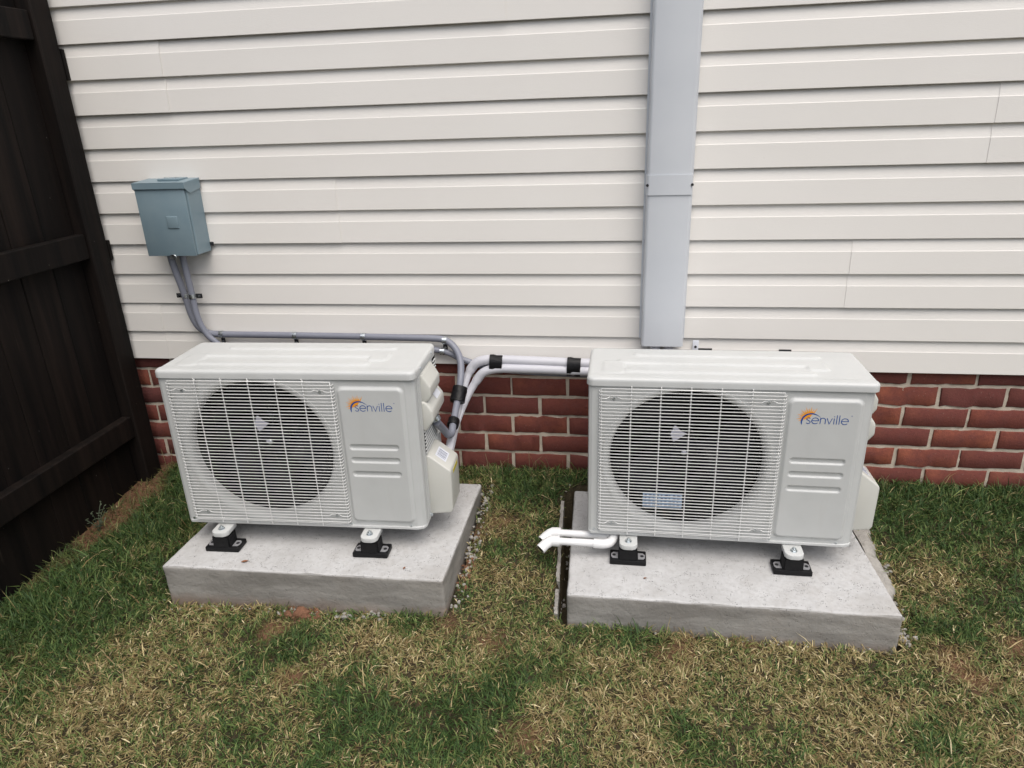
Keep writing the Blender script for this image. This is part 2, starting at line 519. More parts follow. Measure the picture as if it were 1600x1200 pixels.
def siding_panel(x0, x1, row, dy, parent):
    pr = siding_profile()
    xs = np.arange(0, x1 - x0 + .09, .1)
    xs = np.minimum(xs, x1 - x0)
    V, F = [], []
    n = len(pr)
    for x in xs:
        wob = .0009 * math.sin((x + x0) * 2.1 + row * 1.7) + .0004 * math.sin((x + x0) * 5.3 + row)
        for y, z in pr:
            V.append((x, y + wob, z))
        for y, z in reversed(pr):
            V.append((x, y + wob + .0012, z))
    m2 = 2 * n
    for i in range(len(xs) - 1):
        for k in range(m2):
            k2 = (k + 1) % m2
            F.append((i * m2 + k, i * m2 + k2, (i + 1) * m2 + k2, (i + 1) * m2 + k))
    e = (len(xs) - 1) * m2
    for k in range(n - 1):
        F.append((k, k + 1, m2 - 2 - k, m2 - 1 - k)); F.append((e + k, e + m2 - 1 - k, e + m2 - 2 - k, e + k + 1))
    mb = MB().add(V, F)
    o = mb.build('siding_panel', 'siding', parent, 7)
    o.location = (x0, dy, row * 2 * COURSE)
    return o

house = empty('house_wall', (0, 0, -.46))
tag(house, 'house wall of cream dutch lap vinyl siding above a red brick foundation', 'wall')
hs_ = obj('siding', MB().box(-3.2, 4.6, .021, .15, .002, 3.2).mesh('siding', 'siding', None), house, (0, 0, .46))
SEAMS = {0: -.850, 1: 1.671, 2: -.071, 3: 2.02, 4: -.640, 5: .555, 6: 1.3, 7: -.2, 8: .9, 9: 2.2, 10: -.5, 11: 1.0, 12: .2, 13: 1.8}
for row in range(14):
    s = SEAMS[row]
    if s > .9:
        siding_panel(-3.2, s + .025, row, .0, hs_)
        siding_panel(s, 4.6, row, -.0016, hs_)
    else:       # here the lap runs the other way
        siding_panel(-3.2, s, row, -.0030, hs_)
        siding_panel(s - .025, 4.6, row, .0, hs_)

BED, MOD, YB = .0795, .2152, .022
fnd = obj('brick_foundation', MB().box(-3.2, 4.6, YB + .006, YB + .1, -.35, .452).mesh('brick_foundation', 'mortar', None), house)
# fine ragged mortar face
def mortar_face():
    xs = np.arange(-1.4, 3.3, .012); zs = np.arange(-.56, 0.004, .009)
    X, Z = np.meshgrid(xs, zs)
    Y = YB + .0048 + (fbm(X, Z, 45, 70, 3) - .5) * .0085
    I = np.arange(X.size).reshape(X.shape)
    F = np.stack([I[:-1, :-1], I[:-1, 1:], I[1:, 1:], I[1:, :-1]], -1).reshape(-1, 4)
    me = mesh_from('mortar', np.stack([X, Y, Z + .46], -1).reshape(-1, 3).tolist(), F.tolist(), 'mortar')
    me.shade_smooth()
    obj('mortar_joints', me, fnd)
mortar_face()
brick_meshes = []
for k in range(7):
    bm = bmesh.new()
    bmesh.ops.create_cube(bm, size=1)
    bmesh.ops.subdivide_edges(bm, edges=[e for e in bm.edges if abs(e.verts[0].co.x - e.verts[1].co.x) > .5], cuts=8)
    for v in bm.verts:
        v.co = Vector((v.co.x * (MOD - .0115), v.co.y * .09, v.co.z * (BED - .0115)))
        v.co += Vector((random.uniform(-1, 1) * .0016, random.uniform(-1, 1) * .0011, random.uniform(-1, 1) * .0019))
    bmesh.ops.bevel(bm, geom=[e for e in bm.edges if e.calc_face_angle(0) > .6 and all(v.co.y < 0 for v in e.verts)], offset=.0028, segments=1, affect='EDGES')
    me = bpy.data.meshes.new('brick')
    bm.to_mesh(me); bm.free()
    me.materials.append(MT['brick'])
    me.shade_smooth(); me.set_sharp_from_angle(angle=R(50))
    brick_meshes.append(me)
for row in range(7):
    zc = -.054 + BED / 2 - row * BED
    ph = (.7420 if row % 2 else .6345) - .004 * row * 0
    for i in range(-9, 12):
        xc = ph + MOD * (i + .5)
        if xc < -1.4 or xc > 3.25: continue
        o = obj('brick', random.choice(brick_meshes), fnd, (xc + random.uniform(-.002, .002), YB + .045 + random.uniform(-.0015, .0015), zc + .46 + random.uniform(-.001, .001)),
                (random.uniform(-.008, .008), random.uniform(-.006, .006) + (math.pi if random.random() < .5 else 0), random.uniform(-.004, .004)))

# ------------------------------------------------------------------ fence
def fence():
    root = empty('wooden_fence', (-1.04, -.05, -.5))
    tag(root, 'tall dark stained wooden privacy fence with rails meeting the house wall', 'fence')
    def part(name, mb, smooth=30):
        o = mb.build(name, 'fence', root, smooth)
        return o
    L = lambda x, y, z: (x + 1.04, y + .05, z + .5)
    def bx(mb, x0, x1, y0, y1, z0, z1, r=.003):
        a = L(x0, y0, z0); b = L(x1, y1, z1)
        return mb.rbox(a[0], b[0], a[1], b[1], a[2], b[2], r, 1)
    for y0 in (-.108, -2.53):
        part('post', bx(MB(), -1.083, -.993, y0, y0 + .089, -.75, 1.34, .004))
    for z0, z1 in ((-.300, -.211), (.425, .514), (1.150, 1.239)):
        part('rail', bx(MB(), -1.041, -1.003, -2.44, -.110, z0, z1))
    part('spacer_block', bx(MB(), -1.03, -.992, -.018, -.003, .40, .475, .002))
    part('spacer_block', bx(MB(), -1.03, -.990, -.018, -.003, 1.03, 1.13, .002))
    rr = random.Random(3)
    y = -.112
    while y > -3.3:
        wd = .139 + rr.uniform(-.002, .002)
        mb = MB()
        a = bx(mb, -1.0605, -1.0435, y - wd, y, -.53 + rr.uniform(-.012, .012) - .07 * min(1, -y / .7), 1.34, .002)
        o = part('picket', mb)
        o.rotation_euler = (rr.uniform(-.0018, .0018), 0, rr.uniform(-.01, .01))
        y -= wd + rr.choice([.0015, .002, .004, .0055])
    # kick board that closes the foot
fence()

# ------------------------------------------------------------------ concrete pads
def make_pad(name, P, thick, label, seed):
    q, zt = P['q'], P['z']
    N, M_, K = 120, 80, 16
    cx = sum(p[0] for p in q) / 4; cy = sum(p[1] for p in q) / 4
    Lx, Ly = 1.0, .66
    r = .009
    def mp(u, v):
        return ((1 - u) * (1 - v) * q[0][0] + u * (1 - v) * q[1][0] + u * v * q[2][0] + (1 - u) * v * q[3][0],
                (1 - u) * (1 - v) * q[0][1] + u * (1 - v) * q[1][1] + u * v * q[2][1] + (1 - u) * v * q[3][1])
    V, F, idx = [], [], {}
    def warp(us):   # cluster samples toward edges
        t = np.linspace(0, 1, us)
        return np.concatenate([[0, .004, .009, .015], np.linspace(.025, .975, us - 8), [.985, .991, .996, 1]])
    U, W2, Hh = warp(N), warp(M_), np.concatenate([[0, .03, .06, .10], np.linspace(.18, 1, K - 4)])
    def vid(i, j, k):
        if (i, j, k) in idx: return idx[(i, j, k)]
        u, v, h = U[i], W2[j], Hh[k]
        x, y = mp(u, v)
        z = zt - h * thick
        # rounding of the arris
        du, dv, dz = min(u, 1 - u) * Lx, min(v, 1 - v) * Ly, h * thick
        nn = mnoise.noise(Vector((x * 14 + seed, y * 14, z * 14)))
        n2 = mnoise.noise(Vector((x * 55 + seed, y * 55, z * 55)))
        rr = r * (1 + .55 * nn + .35 * n2)
        ax, ay, az = max(0, rr - du), max(0, rr - dv), max(0, rr - dz)
        ln = math.sqrt(ax * ax + ay * ay + az * az)
        if ln > rr:
            f = 1 - rr / ln
            x += ax * f * (1 if u < .5 else -1); y += ay * f * (1 if v < .5 else -1); z -= az * f
        if h == 0: z += .0007 * n2 + .0015 * nn
        if u in (0, 1): x += .0012 * nn
        if v in (0, 1): y += .0014 * nn
        idx[(i, j, k)] = len(V); V.append((x - cx, y - cy, z - (zt - thick)))
        return idx[(i, j, k)]
    nu, nv, nk = len(U) - 1, len(W2) - 1, len(Hh) - 1
    for i in range(nu):
        for j in range(nv):
            F.append((vid(i, j, 0), vid(i + 1, j, 0), vid(i + 1, j + 1, 0), vid(i, j + 1, 0)))
    for k in range(nk):
        for i in range(nu):
            F.append((vid(i, 0, k), vid(i, 0, k + 1), vid(i + 1, 0, k + 1), vid(i + 1, 0, k)))
            F.append((vid(i, nv, k), vid(i + 1, nv, k), vid(i + 1, nv, k + 1), vid(i, nv, k + 1)))
        for j in range(nv):
            F.append((vid(0, j, k), vid(0, j + 1, k), vid(0, j + 1, k + 1), vid(0, j, k + 1)))
            F.append((vid(nu, j, k), vid(nu, j, k + 1), vid(nu, j + 1, k + 1), vid(nu, j + 1, k)))
    F.append((vid(0, 0, nk), vid(0, nv, nk), vid(nu, nv, nk), vid(nu, 0, nk)))
    me = MB().add(V, F).mesh(name, 'concrete', 60)
    o = obj(name, me, None, (cx, cy, zt - thick))
    tag(o, label, 'concrete pad')
    return o
make_pad('concrete_pad', PAD_L, .165, 'grey cast concrete slab under the air conditioner beside the fence', 3.0)
make_pad('concrete_pad', PAD_R, .165, 'grey cast concrete slab with an open trench and drain elbows at its edge', 9.0)

# ------------------------------------------------------------------ outdoor unit
W, H, D = .807, .510, .278
HC, HR = (.295, .262), .252

def rr_sdf(x, z, x0, x1, z0, z1, r):
    cx, cz = (x0 + x1) / 2, (z0 + z1) / 2
    qx = np.abs(x - cx) - (x1 - x0) / 2 + r
    qz = np.abs(z - cz) - (z1 - z0) / 2 + r
    return np.minimum(np.maximum(qx, qz), 0) + np.hypot(np.maximum(qx, 0), np.maximum(qz, 0)) - r
def sstep(t):
    t = np.clip(t, 0, 1); return t * t * (3 - 2 * t)

def stroke(pts, wd, y):
    P = [Vector((p[0], p[1])) for p in pts]
    Lf, Rg = [], []
    for i in range(len(P)):
        if i == 0: d = P[1] - P[0]
        elif i == len(P) - 1: d = P[-1] - P[-2]
        else: d = (P[i + 1] - P[i]).normalized() + (P[i] - P[i - 1]).normalized()
        d.normalize()
        n = Vector((-d.y, d.x))
        ww = wd[i] if isinstance(wd, list) else wd
        if 0 < i < len(P) - 1:
            c = max(.5, n.dot(Vector((-(P[i + 1] - P[i]).normalized().y, (P[i + 1] - P[i]).normalized().x))))
            ww = ww / c
        Lf.append(P[i] + n * ww / 2); Rg.append(P[i] - n * ww / 2)
    V = [(p.x, y, p.y) for p in Lf] + [(p.x, y, p.y) for p in Rg]
    k = len(P)
    F = [(i, i + 1, k + i + 1, k + i) for i in range(k - 1)]
    return V, F

def arc(cx, cz, rx, rz, a0, a1, n=14):
    return [(cx + rx * math.cos(R(a0 + (a1 - a0) * i / n)), cz + rz * math.sin(R(a0 + (a1 - a0) * i / n))) for i in range(n + 1)]

def letters():
    out, x = [], 0.0
    def e(x): return [[(x + .06, .52)] + [(x + .94, .52)] + arc(x + .5, .5, .44, .45, 4, 318, 24)], 1.0
    def s(x): return [arc(x + .3, .73, .23, .21, 25, 250, 12)[0:10] + [(x + .30, .52)] + arc(x + .29, .27, .26, .22, 70, -155, 14)], .6
    def n(x): return [[(x + .08, .04), (x + .08, .95)], arc(x + .40, .60, .32, .34, 175, 0, 12) + [(x + .72, .04)]], .80
    def v(x): return [[(x + .03, .94), (x + .36, .06), (x + .69, .94)]], .74
    def i(x): return [[(x + .12, .04), (x + .12, .94)], [(x + .12, 1.14), (x + .12, 1.26)]], .26
    def l(x): return [[(x + .12, .04), (x + .12, 1.42)]], .26
    for f in (s, e, n, v, i, l, l, e):
        st, adv = f(x)
        out.append(st)
        x += adv + .07
    return out, x

def build_unit():
    root = empty('air_conditioner', (0, 0, 0))
    E_ = 'enamel'
    # --- cabinet: holed front, wrapped sides, back, floor
    mb = MB()
    xa, xb, za, zb = .012, W - .030, .004, H
    N = 96
    c = HC
    circ, rect = [], []
    angs = sorted([2 * math.pi * k / N for k in range(N)] + [math.atan2(z - c[1], x - c[0]) % (2 * math.pi) for x in (xa, xb) for z in (za, zb)])
    for a in angs:
        ca, sa = math.cos(a), math.sin(a)
        circ.append((c[0] + HR * ca, 0, c[1] + HR * sa))
        t = min([((xb if ca > 0 else xa) - c[0]) / ca if abs(ca) > 1e-9 else 1e9, ((zb if sa > 0 else za) - c[1]) / sa if abs(sa) > 1e-9 else 1e9])
        rect.append((c[0] + t * ca, 0, c[1] + t * sa))
    n = len(angs)
    mb.add(circ + rect, [(i, (i + 1) % n, n + (i + 1) % n, n + i) for i in range(n)])
    prof = [(xb, 0), (W - .012, .006), (W - .003, .016), (W, .030), (W, D), (0, D), (0, .012), (.003, .004), (xa, 0)]
    V, F = [], []
    for x, y in prof:
        V += [(x, y, za), (x, y, zb)]
    F = [(2 * i, 2 * i + 2, 2 * i + 3, 2 * i + 1) for i in range(len(prof) - 1)]
    mb.add(V, F)
    o = mb.build('cabinet', E_, root, 28, fix=False)
    # rolled lower hem and the seam of the front panel on the sides
    MB().prism([(.004, .002), (.012, -.004), (W - .030, -.004), (W - .010, .003), (W - .0015, .018), (W - .0015, D - .004), (.004, D - .004)], 'z', -.004, .006, .0015, 1).build('base_pan', E_, root)
    mb = MB()
    mb.box(W + .0002, W + .0016, .028, .0315, .006, H - .012)
    mb.box(W + .0002, W + .0026, .046, .050, .006, H - .012)
    mb.build('seam', E_, root)
    for fx, fz in ((.022, .012), (.30, .003), (.560, .008), (W - .05, .008)):
        MB().disc((fx, -.0015, fz), .0038, .003, 'y', 10).build('panel_screw', 'zinc', root)
    # --- lid
    nx, ny = 190, 84
    lx0, lx1, ly0, ly1 = -.005, W + .005, -.007, D + .004
    def lidmap(a, b, rad):
        x = lx0 + (lx1 - lx0) * a; y = ly0 + (ly1 - ly0) * b
        dx = min(x - lx0, lx1 - x); dy = min(y - ly0, ly1 - y)
        if dx < rad and dy < rad:
            u, v = 1 - dx / rad, 1 - dy / rad
            u, v = u * math.sqrt(1 - v * v / 2), v * math.sqrt(1 - u * u / 2)
            x = (lx0 + rad * (1 - u)) if x < W / 2 else (lx1 - rad * (1 - u))
            y = (ly0 + rad * (1 - v)) if y < D / 2 else (ly1 - rad * (1 - v))
            ed = rad * (1 - math.hypot(u, v))
        else:
            ed = min(dx, dy)
        return x, y, max(ed, 0)
    A = np.concatenate([[0, .0012, .003, .006, .010, .014, .019], np.linspace(.025, .975, nx - 13), [.981, .986, .990, .994, .997, .9988, 1]])
    B = np.concatenate([[0, .003, .007, .013, .021, .032, .044], np.linspace(.058, .942, ny - 13), [.956, .968, .979, .987, .993, .997, 1]])
    pts = np.array([[lidmap(a, b, .022) for a in A] for b in B])
    X, Y, ED = pts[..., 0], pts[..., 1], pts[..., 2]
    er = .011
    drop = np.where(ED < er, er - np.sqrt(np.maximum(0, er * er - (er - ED) ** 2)), 0)
    Hh = 0 * X
    for (a, b, c0, d) in ((.135, .700, .200, .230), (.085, .690, .128, .164), (.105, .655, .052, .086)):
        s = rr_sdf(X, Y, a, b, c0, d, .014)
        Hh = np.maximum(Hh, .0048 * sstep(.5 - s / .009))
    s = rr_sdf(X, Y, .040, .105, .040, .150, .02); Hh = np.maximum(Hh, .003 * sstep(.5 - s / .012))
    s = rr_sdf(X, Y, .640, .700, .095, .168, .012); Hh = np.maximum(Hh, .0048 * sstep(.5 - s / .010))
    s = rr_sdf(X, Y, -.02, W + .02, -.02, .028, .004); Hh = Hh + .0022 * sstep(.5 - s / .014) 
    Z = H + .022 + Hh - drop
    I = np.arange(X.size).reshape(X.shape)
    V = np.stack([X, Y, Z], -1).reshape(-1, 3).tolist()
    F = np.stack([I[:-1, :-1], I[:-1, 1:], I[1:, 1:], I[1:, :-1]], -1).reshape(-1, 4).tolist()
    rim = list(I[0, :]) + list(I[1:, -1]) + list(I[-1, -2::-1]) + list(I[-2:0:-1, 0])
    b0 = len(V)
    for i in rim: V.append((V[i][0], V[i][1], H - .001))
    nr = len(rim)
    for k in range(nr):
        F.append((int(rim[k]), b0 + k, b0 + (k + 1) % nr, int(rim[(k + 1) % nr])))
    for i in range(nr): pass
    b1 = len(V)
    for k in range(nr):
        x, y, z = V[b0 + k]
        V.append((min(max(x, .002), W - .002), min(max(y, .002), D - .002), H - .001))
    for k in range(nr):
        F.append((b0 + k, b1 + k, b1 + (k + 1) % nr, b0 + (k + 1) % nr))
    lid = MB().add(V, F).build('lid', E_, root, 40)
    for y in (.07, .215):
        MB().disc((W + .0055, y, H + .009), .0045, .004, 'x', 10).build('screw', 'zinc', lid)
    # --- bell mouth, chamber, coil, fan
    cy = (HC[0], 0, HC[1])
    MB().lathe([(.2535, .002), (.2530, -.0018), (.2500, -.0022), (.2440, -.0012), (.2360, .003), (.2310, .010), (.2285, .020), (.2280, .028), (.2280, .036), (.2320, .036)], cy, 'y', 96).build('bell_mouth', E_, root, 60, fix=False)
    mb = MB()
    mb.add([(.006, .034, .01), (.556, .034, .01), (.556, D - .03, .01), (.006, D - .03, .01), (.006, .034, H - .006), (.556, .034, H - .006), (.556, D - .03, H - .006), (.006, D - .03, H - .006)],
           [(0, 1, 2, 3), (4, 7, 6, 5), (1, 5, 6, 2), (0, 3, 7, 4)])
    mb.build('fan_chamber', 'chamber', root, None, fix=False)
    MB().box(.006, .556, D - .030, D - .006, .010, H - .006).build('condenser_coil', 'fins', root, None)
    hub = MB().lathe([(.0001, .072), (.030, .073), (.043, .078), (.046, .086), (.046, .125), (.040, .130), (.040, .20), (.0001, .20)], cy, 'y', 36).build('fan_hub', 'fan', root, 50)
    MB().lathe([(.0001, .064), (.006, .064), (.009, .067), (.009, .073), (.0001, .073)], cy, 'y', 8).build('hub_nut', 'zinc', hub)
    for kb in range(3):
        a0 = R(100 + 120 * kb)
        V, F = [], []
        nr_, na = 9, 12
        for i in range(nr_):
            t = i / (nr_ - 1)
            r_ = .042 + t * .176
            half = R(20 + 26 * t)
            for j in range(na):
                s = j / (na - 1)
                ang = a0 + (s - .5) * 2 * half + R(18) * t
                y = .085 + .060 * s + .012 * math.sin(s * math.pi) * (1 - t) - .008 * t
                V.append((HC[0] + r_ * math.cos(ang), y, HC[1] + r_ * math.sin(ang)))
        m = len(V)
        V += [(x, y + .003, z) for x, y, z in V]
        for i in range(nr_ - 1):
            for j in range(na - 1):
                a = i * na + j
                F.append((a, a + 1, a + na + 1, a + na)); F.append((m + a, m + a + na, m + a + na + 1, m + a + 1))
        for i in range(nr_ - 1):
            for j in (0, na - 1):
                a = i * na + j; F.append((a, a + na, m + a + na, m + a))
        for j in range(na - 1):
            for i in (0, nr_ - 1):
                a = i * na + j; F.append((a, a + 1, m + a + 1, m + a))
        MB().add(V, F).build('fan_blade', 'fan', root, 60)
    # pale flat piece set in front of the fan, above the hub
    MB().prism([(.250, .322), (.262, .352), (.268, .350), (.283, .332), (.300, .326), (.283, .312), (.262, .296)], 'y', .072, .076, .001, 1).build('pale_piece', 'tag', root)
    MB().prism([(.286, .270), (.296, .275), (.302, .268), (.294, .262)], 'y', .058, .062, .0008, 1).build('hub_mark', 'tag', root)
    # --- wire guard
    gr = MB()
    rods = [.1265, .212, .2975, .383, .4685]
    g = MB()
    loop = [(.040, -.0118, .0165), (.2975, -.0118, .0165), (.555, -.0118, .0165), (.555, -.0118, .26), (.555, -.0118, .503), (.2975, -.0118, .503), (.040, -.0118, .503), (.040, -.0118, .26), (.040, -.0118, .0180)]
    g.tube(loop, .0019, 6)
    guard = g.build('wire_guard', 'wire', root, 60)
    rodm = MB().tube(curve([(0, -.0004, .509), (0, -.006, .5085), (0, -.0105, .506), (0, -.0108, .494), (0, -.0108, .25), (0, -.0108, .028), (0, -.009, .0205), (0, -.0004, .0195)], 3), .0019, 6).mesh('guard_rod', 'wire', 60)
    for x in rods:
        obj('guard_rod', rodm, guard, (x, 0, -.004))
    wm = MB().tube([(.034, -.001, 0), (.033, -.008, 0), (.036, -.0135, 0), (.042, -.0142, 0), (.553, -.0142, 0), (.559, -.0135, 0), (.562, -.008, 0), (.561, -.001, 0)], .00140, 6).mesh('guard_wire', 'wire', 60)
    kn = lambda x: [(x - .022, -.0142, 0), (x - .012, -.0125, .005), (x - .006, -.008, .001), (x, -.003, -.003), (x + .006, -.008, .001), (x + .012, -.0125, .005), (x + .022, -.0142, 0)]
    wk = MB().tube([(.034, -.001, 0), (.033, -.008, 0), (.036, -.0135, 0), (.042, -.0142, 0)] + kn(.076) + kn(.516) + [(.553, -.0142, 0), (.559, -.0135, 0), (.562, -.008, 0), (.561, -.001, 0)], .00140, 6).mesh('clip_wire', 'wire', 60)
    NW = 45
    for i in range(NW):
        z = .4935 - i * (.4935 - .0225) / (NW - 1)
        obj('guard_wire', wk if i in (2, NW - 3) else wm, guard, (0, 0, z))
    for x in (.076, .516):
        for i in (2, NW - 3):
            z = .4935 - i * (.4935 - .0225) / (NW - 1)
            MB().disc((x, -.003, z - .004), .0042, .005, 'y', 10).build('guard_screw', 'zinc', guard)
    # --- embossed service panel with three pressed slots
    px0, px1, pz0, pz1 = .566, .776, .018, .488
    nx, nz = 110, 236
    xs = np.linspace(px0 - .002, px1 + .002, nx); zs = np.linspace(pz0 - .002, pz1 + .002, nz)
    X, Z = np.meshgrid(xs, zs)
    s = rr_sdf(X, Z, px0, px1, pz0, pz1, .022)
    h = .0075 * sstep(-s / .0125)
    for zc in (.2885, .2440, .1960):
        s = rr_sdf(X, Z, .592, .743, zc - .0075, zc + .0075, .007)
        h = h - .0048 * sstep(.5 - s / .0055)
    Yv = -h - .0006
    I = np.arange(X.size).reshape(X.shape)
    F = np.stack([I[:-1, :-1], I[:-1, 1:], I[1:, 1:], I[1:, :-1]], -1).reshape(-1, 4).tolist()
    sp = MB().add(np.stack([X, Yv, Z], -1).reshape(-1, 3).tolist(), F).build('service_panel', E_, root, 60, fix=False)
    # --- printed emblem and lettering
    yl = -.0086
    LT, wd = letters()
    x0, z0, xh = .6215, .4085, .0205
    sx = (.739 - x0) / wd
    lb = MB()
    for st in LT:
        for k in st:
            lb.add(*stroke([(x0 + px * sx, z0 + pz * xh) for px, pz in k], .0021, yl))
    lb.add(*stroke([(.7435 + .0012 * math.cos(t * .7), .4365 + .0012 * math.sin(t * .7)) for t in range(10)], .0008, yl))
    lb.build('lettering', 'navy', sp, None, fix=False)
    sw = curve([(.6110, .4055, 0), (.6095, .4150, 0), (.6130, .4280, 0), (.6230, .4375, 0), (.6360, .4405, 0), (.6480, .4375, 0), (.6600, .4300, 0)], 5)
    kk = len(sw)
    wdt = [.0006 + .0046 * math.sin(math.pi * min(1, (i / (kk - 1)) ** .72)) for i in range(kk)]
    MB().add(*stroke([(p.x, p.y) for p in sw], wdt, yl)).build('swoosh', 'navy', sp, None, fix=False)
    mb = MB()
    cx, cz = .6300, .4255
    disc = arc(cx, cz, .0195, .0195, 62, 196, 20)
    mb.add([(cx, yl + .0003, cz)] + [(a, yl + .0003, b) for a, b in disc], [(0, i + 1, i + 2) for i in range(20)])
    for i in range(12):
        a = R(60 + i * 12.4)
        ro = .0375 if i % 2 == 0 else .0325
        mb.add([(cx + .0195 * math.cos(a - .105), yl + .0002, cz + .0195 * math.sin(a - .105)), (cx + ro * math.cos(a), yl + .0002, cz + ro * math.sin(a)), (cx + .0195 * math.cos(a + .105), yl + .0002, cz + .0195 * math.sin(a + .105))], [(0, 1, 2)])
    mb.build('sun_emblem', 'orange', sp, None, fix=False)
    # --- flank fittings
    X1 = W
    def flank(name, prof, y0, y1, bev):
        return MB().prism([(X1 + a, b) for a, b in prof], 'y', y0, y1, bev, 3).build(name, 'plastic', root, 40)
    flank('handle_cover', [(-.004, .497), (.006, .495), (.030, .455), (.030, .425), (.020, .408), (-.004, .403)], .072, .205, .007)
    tc = flank('terminal_cover', [(-.004, .412), (.012, .408), (.033, .378), (.034, .345), (.010, .312), (-.004, .306)], .066, .235, .010)
    st = MB().prism([(X1 + .0155, .4053), (X1 + .0290, .3862), (X1 + .0293, .3866), (X1 + .0158, .4057)], 'y', .150, .205).build('white_sticker', 'sticker', tc, None)
    MB().tube([(X1 + .014, .165, .318), (X1 + .020, .165, .305)], .0155, 12).build('conduit_fitting', 'zinc', tc)
    vc = flank('valve_cover', [(-.004, .225), (.010, .222), (.073, .172), (.076, .162), (.074, .028), (.068, .016), (-.004, .010)], .070, .196, .009)
    # sloping sticker on the valve cover
    d = Vector((.063, -.050)).normalized(); nrm = Vector((-d.y, d.x))
    a = Vector((X1 + .010, .222))
    q0 = a + d * .014 + nrm * .0007; q1 = a + d * .056 + nrm * .0007
    MB().add([(q0.x, .098, q0.y), (q1.x, .098, q1.y), (q1.x, .160, q1.y), (q0.x, .160, q0.y)], [(0, 1, 2, 3)]).build('barcode_sticker', 'sticker', vc, None)
    mb = MB()
    for i in range(6):
        y = .108 + i * .0075
        hh = .0018 + .0012 * (i % 2)
        u0 = a + d * .019 + nrm * .0011; u1 = a + d * .051 + nrm * .0011
        mb.add([(u0.x, y, u0.y), (u1.x, y, u1.y), (u1.x, y + hh, u1.y), (u0.x, y + hh, u0.y)], [(0, 1, 2, 3)])
    mb.build('barcode', 'ink', vc, None)
    MB().box(X1 + .0755, X1 + .0765, .100, .170, .148, .160).build('caution_sticker', 'yellow', vc, None)
    MB().disc((W + .004, .056, .018), .006, .010, 'x', 8).build('earth_screw', 'zinc', root)
    # louvred vents
    vent = MB().box(W + .0003, W + .001, .066, .232, .232, .318).build('side_vent', 'fins', root, None)
    lv = MB().prism([(W - .0002, 0), (W + .0045, .0002), (W + .0020, .0036), (W - .0002, .0040)], 'y', .066, .232, 0).mesh('louvre', E_, 30)
    for i in range(7):
        obj('louvre', lv, vent, (0, 0, .2335 + i * .0122))
    vent = MB().box(W + .0003, W + .001, .238, .276, .330, .490).build('rear_vent', 'fins', root, None)
    lv = MB().prism([(W - .0002, 0), (W + .004, .0002), (W + .0018, .003), (W - .0002, .0034)], 'y', .238, .276, 0).mesh('louvre', E_, 30)
    for i in range(13):
        obj('louvre', lv, vent, (0, 0, .3315 + i * .0122))
    MB().rbox(W - .001, W + .006, .205, .262, .030, .225, .003).build('pressed_rib', E_, root)
    # --- feet
    def foot(x, yb, sgn):
        # outline of the tab, rounded end
        pts = []
        tip = yb + sgn * -.026
        inner = yb + sgn * .045
        for a in range(0, 181, 20):
            pts.append((x - .028 + .0 + (.014 * (1 - math.cos(R(min(a, 90)))) if a <= 90 else .028 + .014 + .014 * math.cos(R(180 - a)) * 1.0 - .0 - .014 * 0), 0))
        out = [(x - .028, inner), (x - .028, tip + sgn * .016), (x - .022, tip + sgn * .005), (x - .012, tip), (x + .012, tip), (x + .022, tip + sgn * .005), (x + .028, tip + sgn * .016), (x + .028, inner)]
        f = MB().prism(out, 'z', -.022, -.006, .0025, 2).build('foot', E_, root)
        b = MB()
        b.lathe([(.0001, 0), (.0105, 0), (.0105, .0018), (.0001, .0018)], (x, yb, -.006), 'z', 20)
        b.lathe([(.0078, 0), (.0078, .0065), (.0001, .0066)], (x, yb, -.0042), 'z', 6)
        b.lathe([(.0037, 0), (.0037, .0045), (.0001, .0055)], (x, yb, .0022), 'z', 10)
        b.build('bolt', 'zinc', f, 30)
        r = MB()
        r.rbox(x - .057, x + .057, yb - .024, yb + .036, -.0794, -.063, .003, 2)
        bm = bmesh.new()
        bmesh.ops.create_cube(bm, size=1)
        for v in bm.verts:
            k = .0285 if v.co.z > 0 else .030
            v.co = Vector((x + v.co.x * 2 * k, yb + .005 + v.co.y * 2 * .026, -.0225 if v.co.z > 0 else -.067))
        bmesh.ops.bevel(bm, geom=[e for e in bm.edges], offset=.004, segments=2, affect='EDGES')
        r.bm(bm)
        rb = r.build('rubber_mount', 'rubber', root)
        for sx in (-1, 1):
            p = MB().prism([(x + sx * .0315, yb - .012), (x + sx * .048, yb - .012), (x + sx * .053, yb - .004), (x + sx * .053, yb + .012), (x + sx * .046, yb + .020), (x + sx * .0315, yb + .020)], 'z', -.0632, -.0618).build('pale_plate', 'plate_metal', rb)  # thin pale plate on each base flange of the mount
            MB().disc((x + sx * .044, yb + .004, -.0614), .0058, .0012, 'z', 12).build('bolt_hole', 'dark', rb)
    for x in (.131, .629):
        foot(x, -.034, 1)
        foot(x, D + .020, -1)
    return root

unit_a = build_unit()
unit_b = copy_tree(unit_a)
unit_a.location, unit_a.rotation_euler = (-.4719, -.6019, -.3511), (0, 0, .0358)
unit_b.location, unit_b.rotation_euler = (.8403, -.4789, -.3909), (0, 0, -.0031)
G_ = 'outdoor units on the concrete pads'
tag(unit_a, 'cream air conditioner with barcode stickers on its flank, standing beside the dark fence', 'air conditioner', G_)
tag(unit_b, 'cream air conditioner with white drain elbows at its foot, under the wall duct', 'air conditioner', G_)
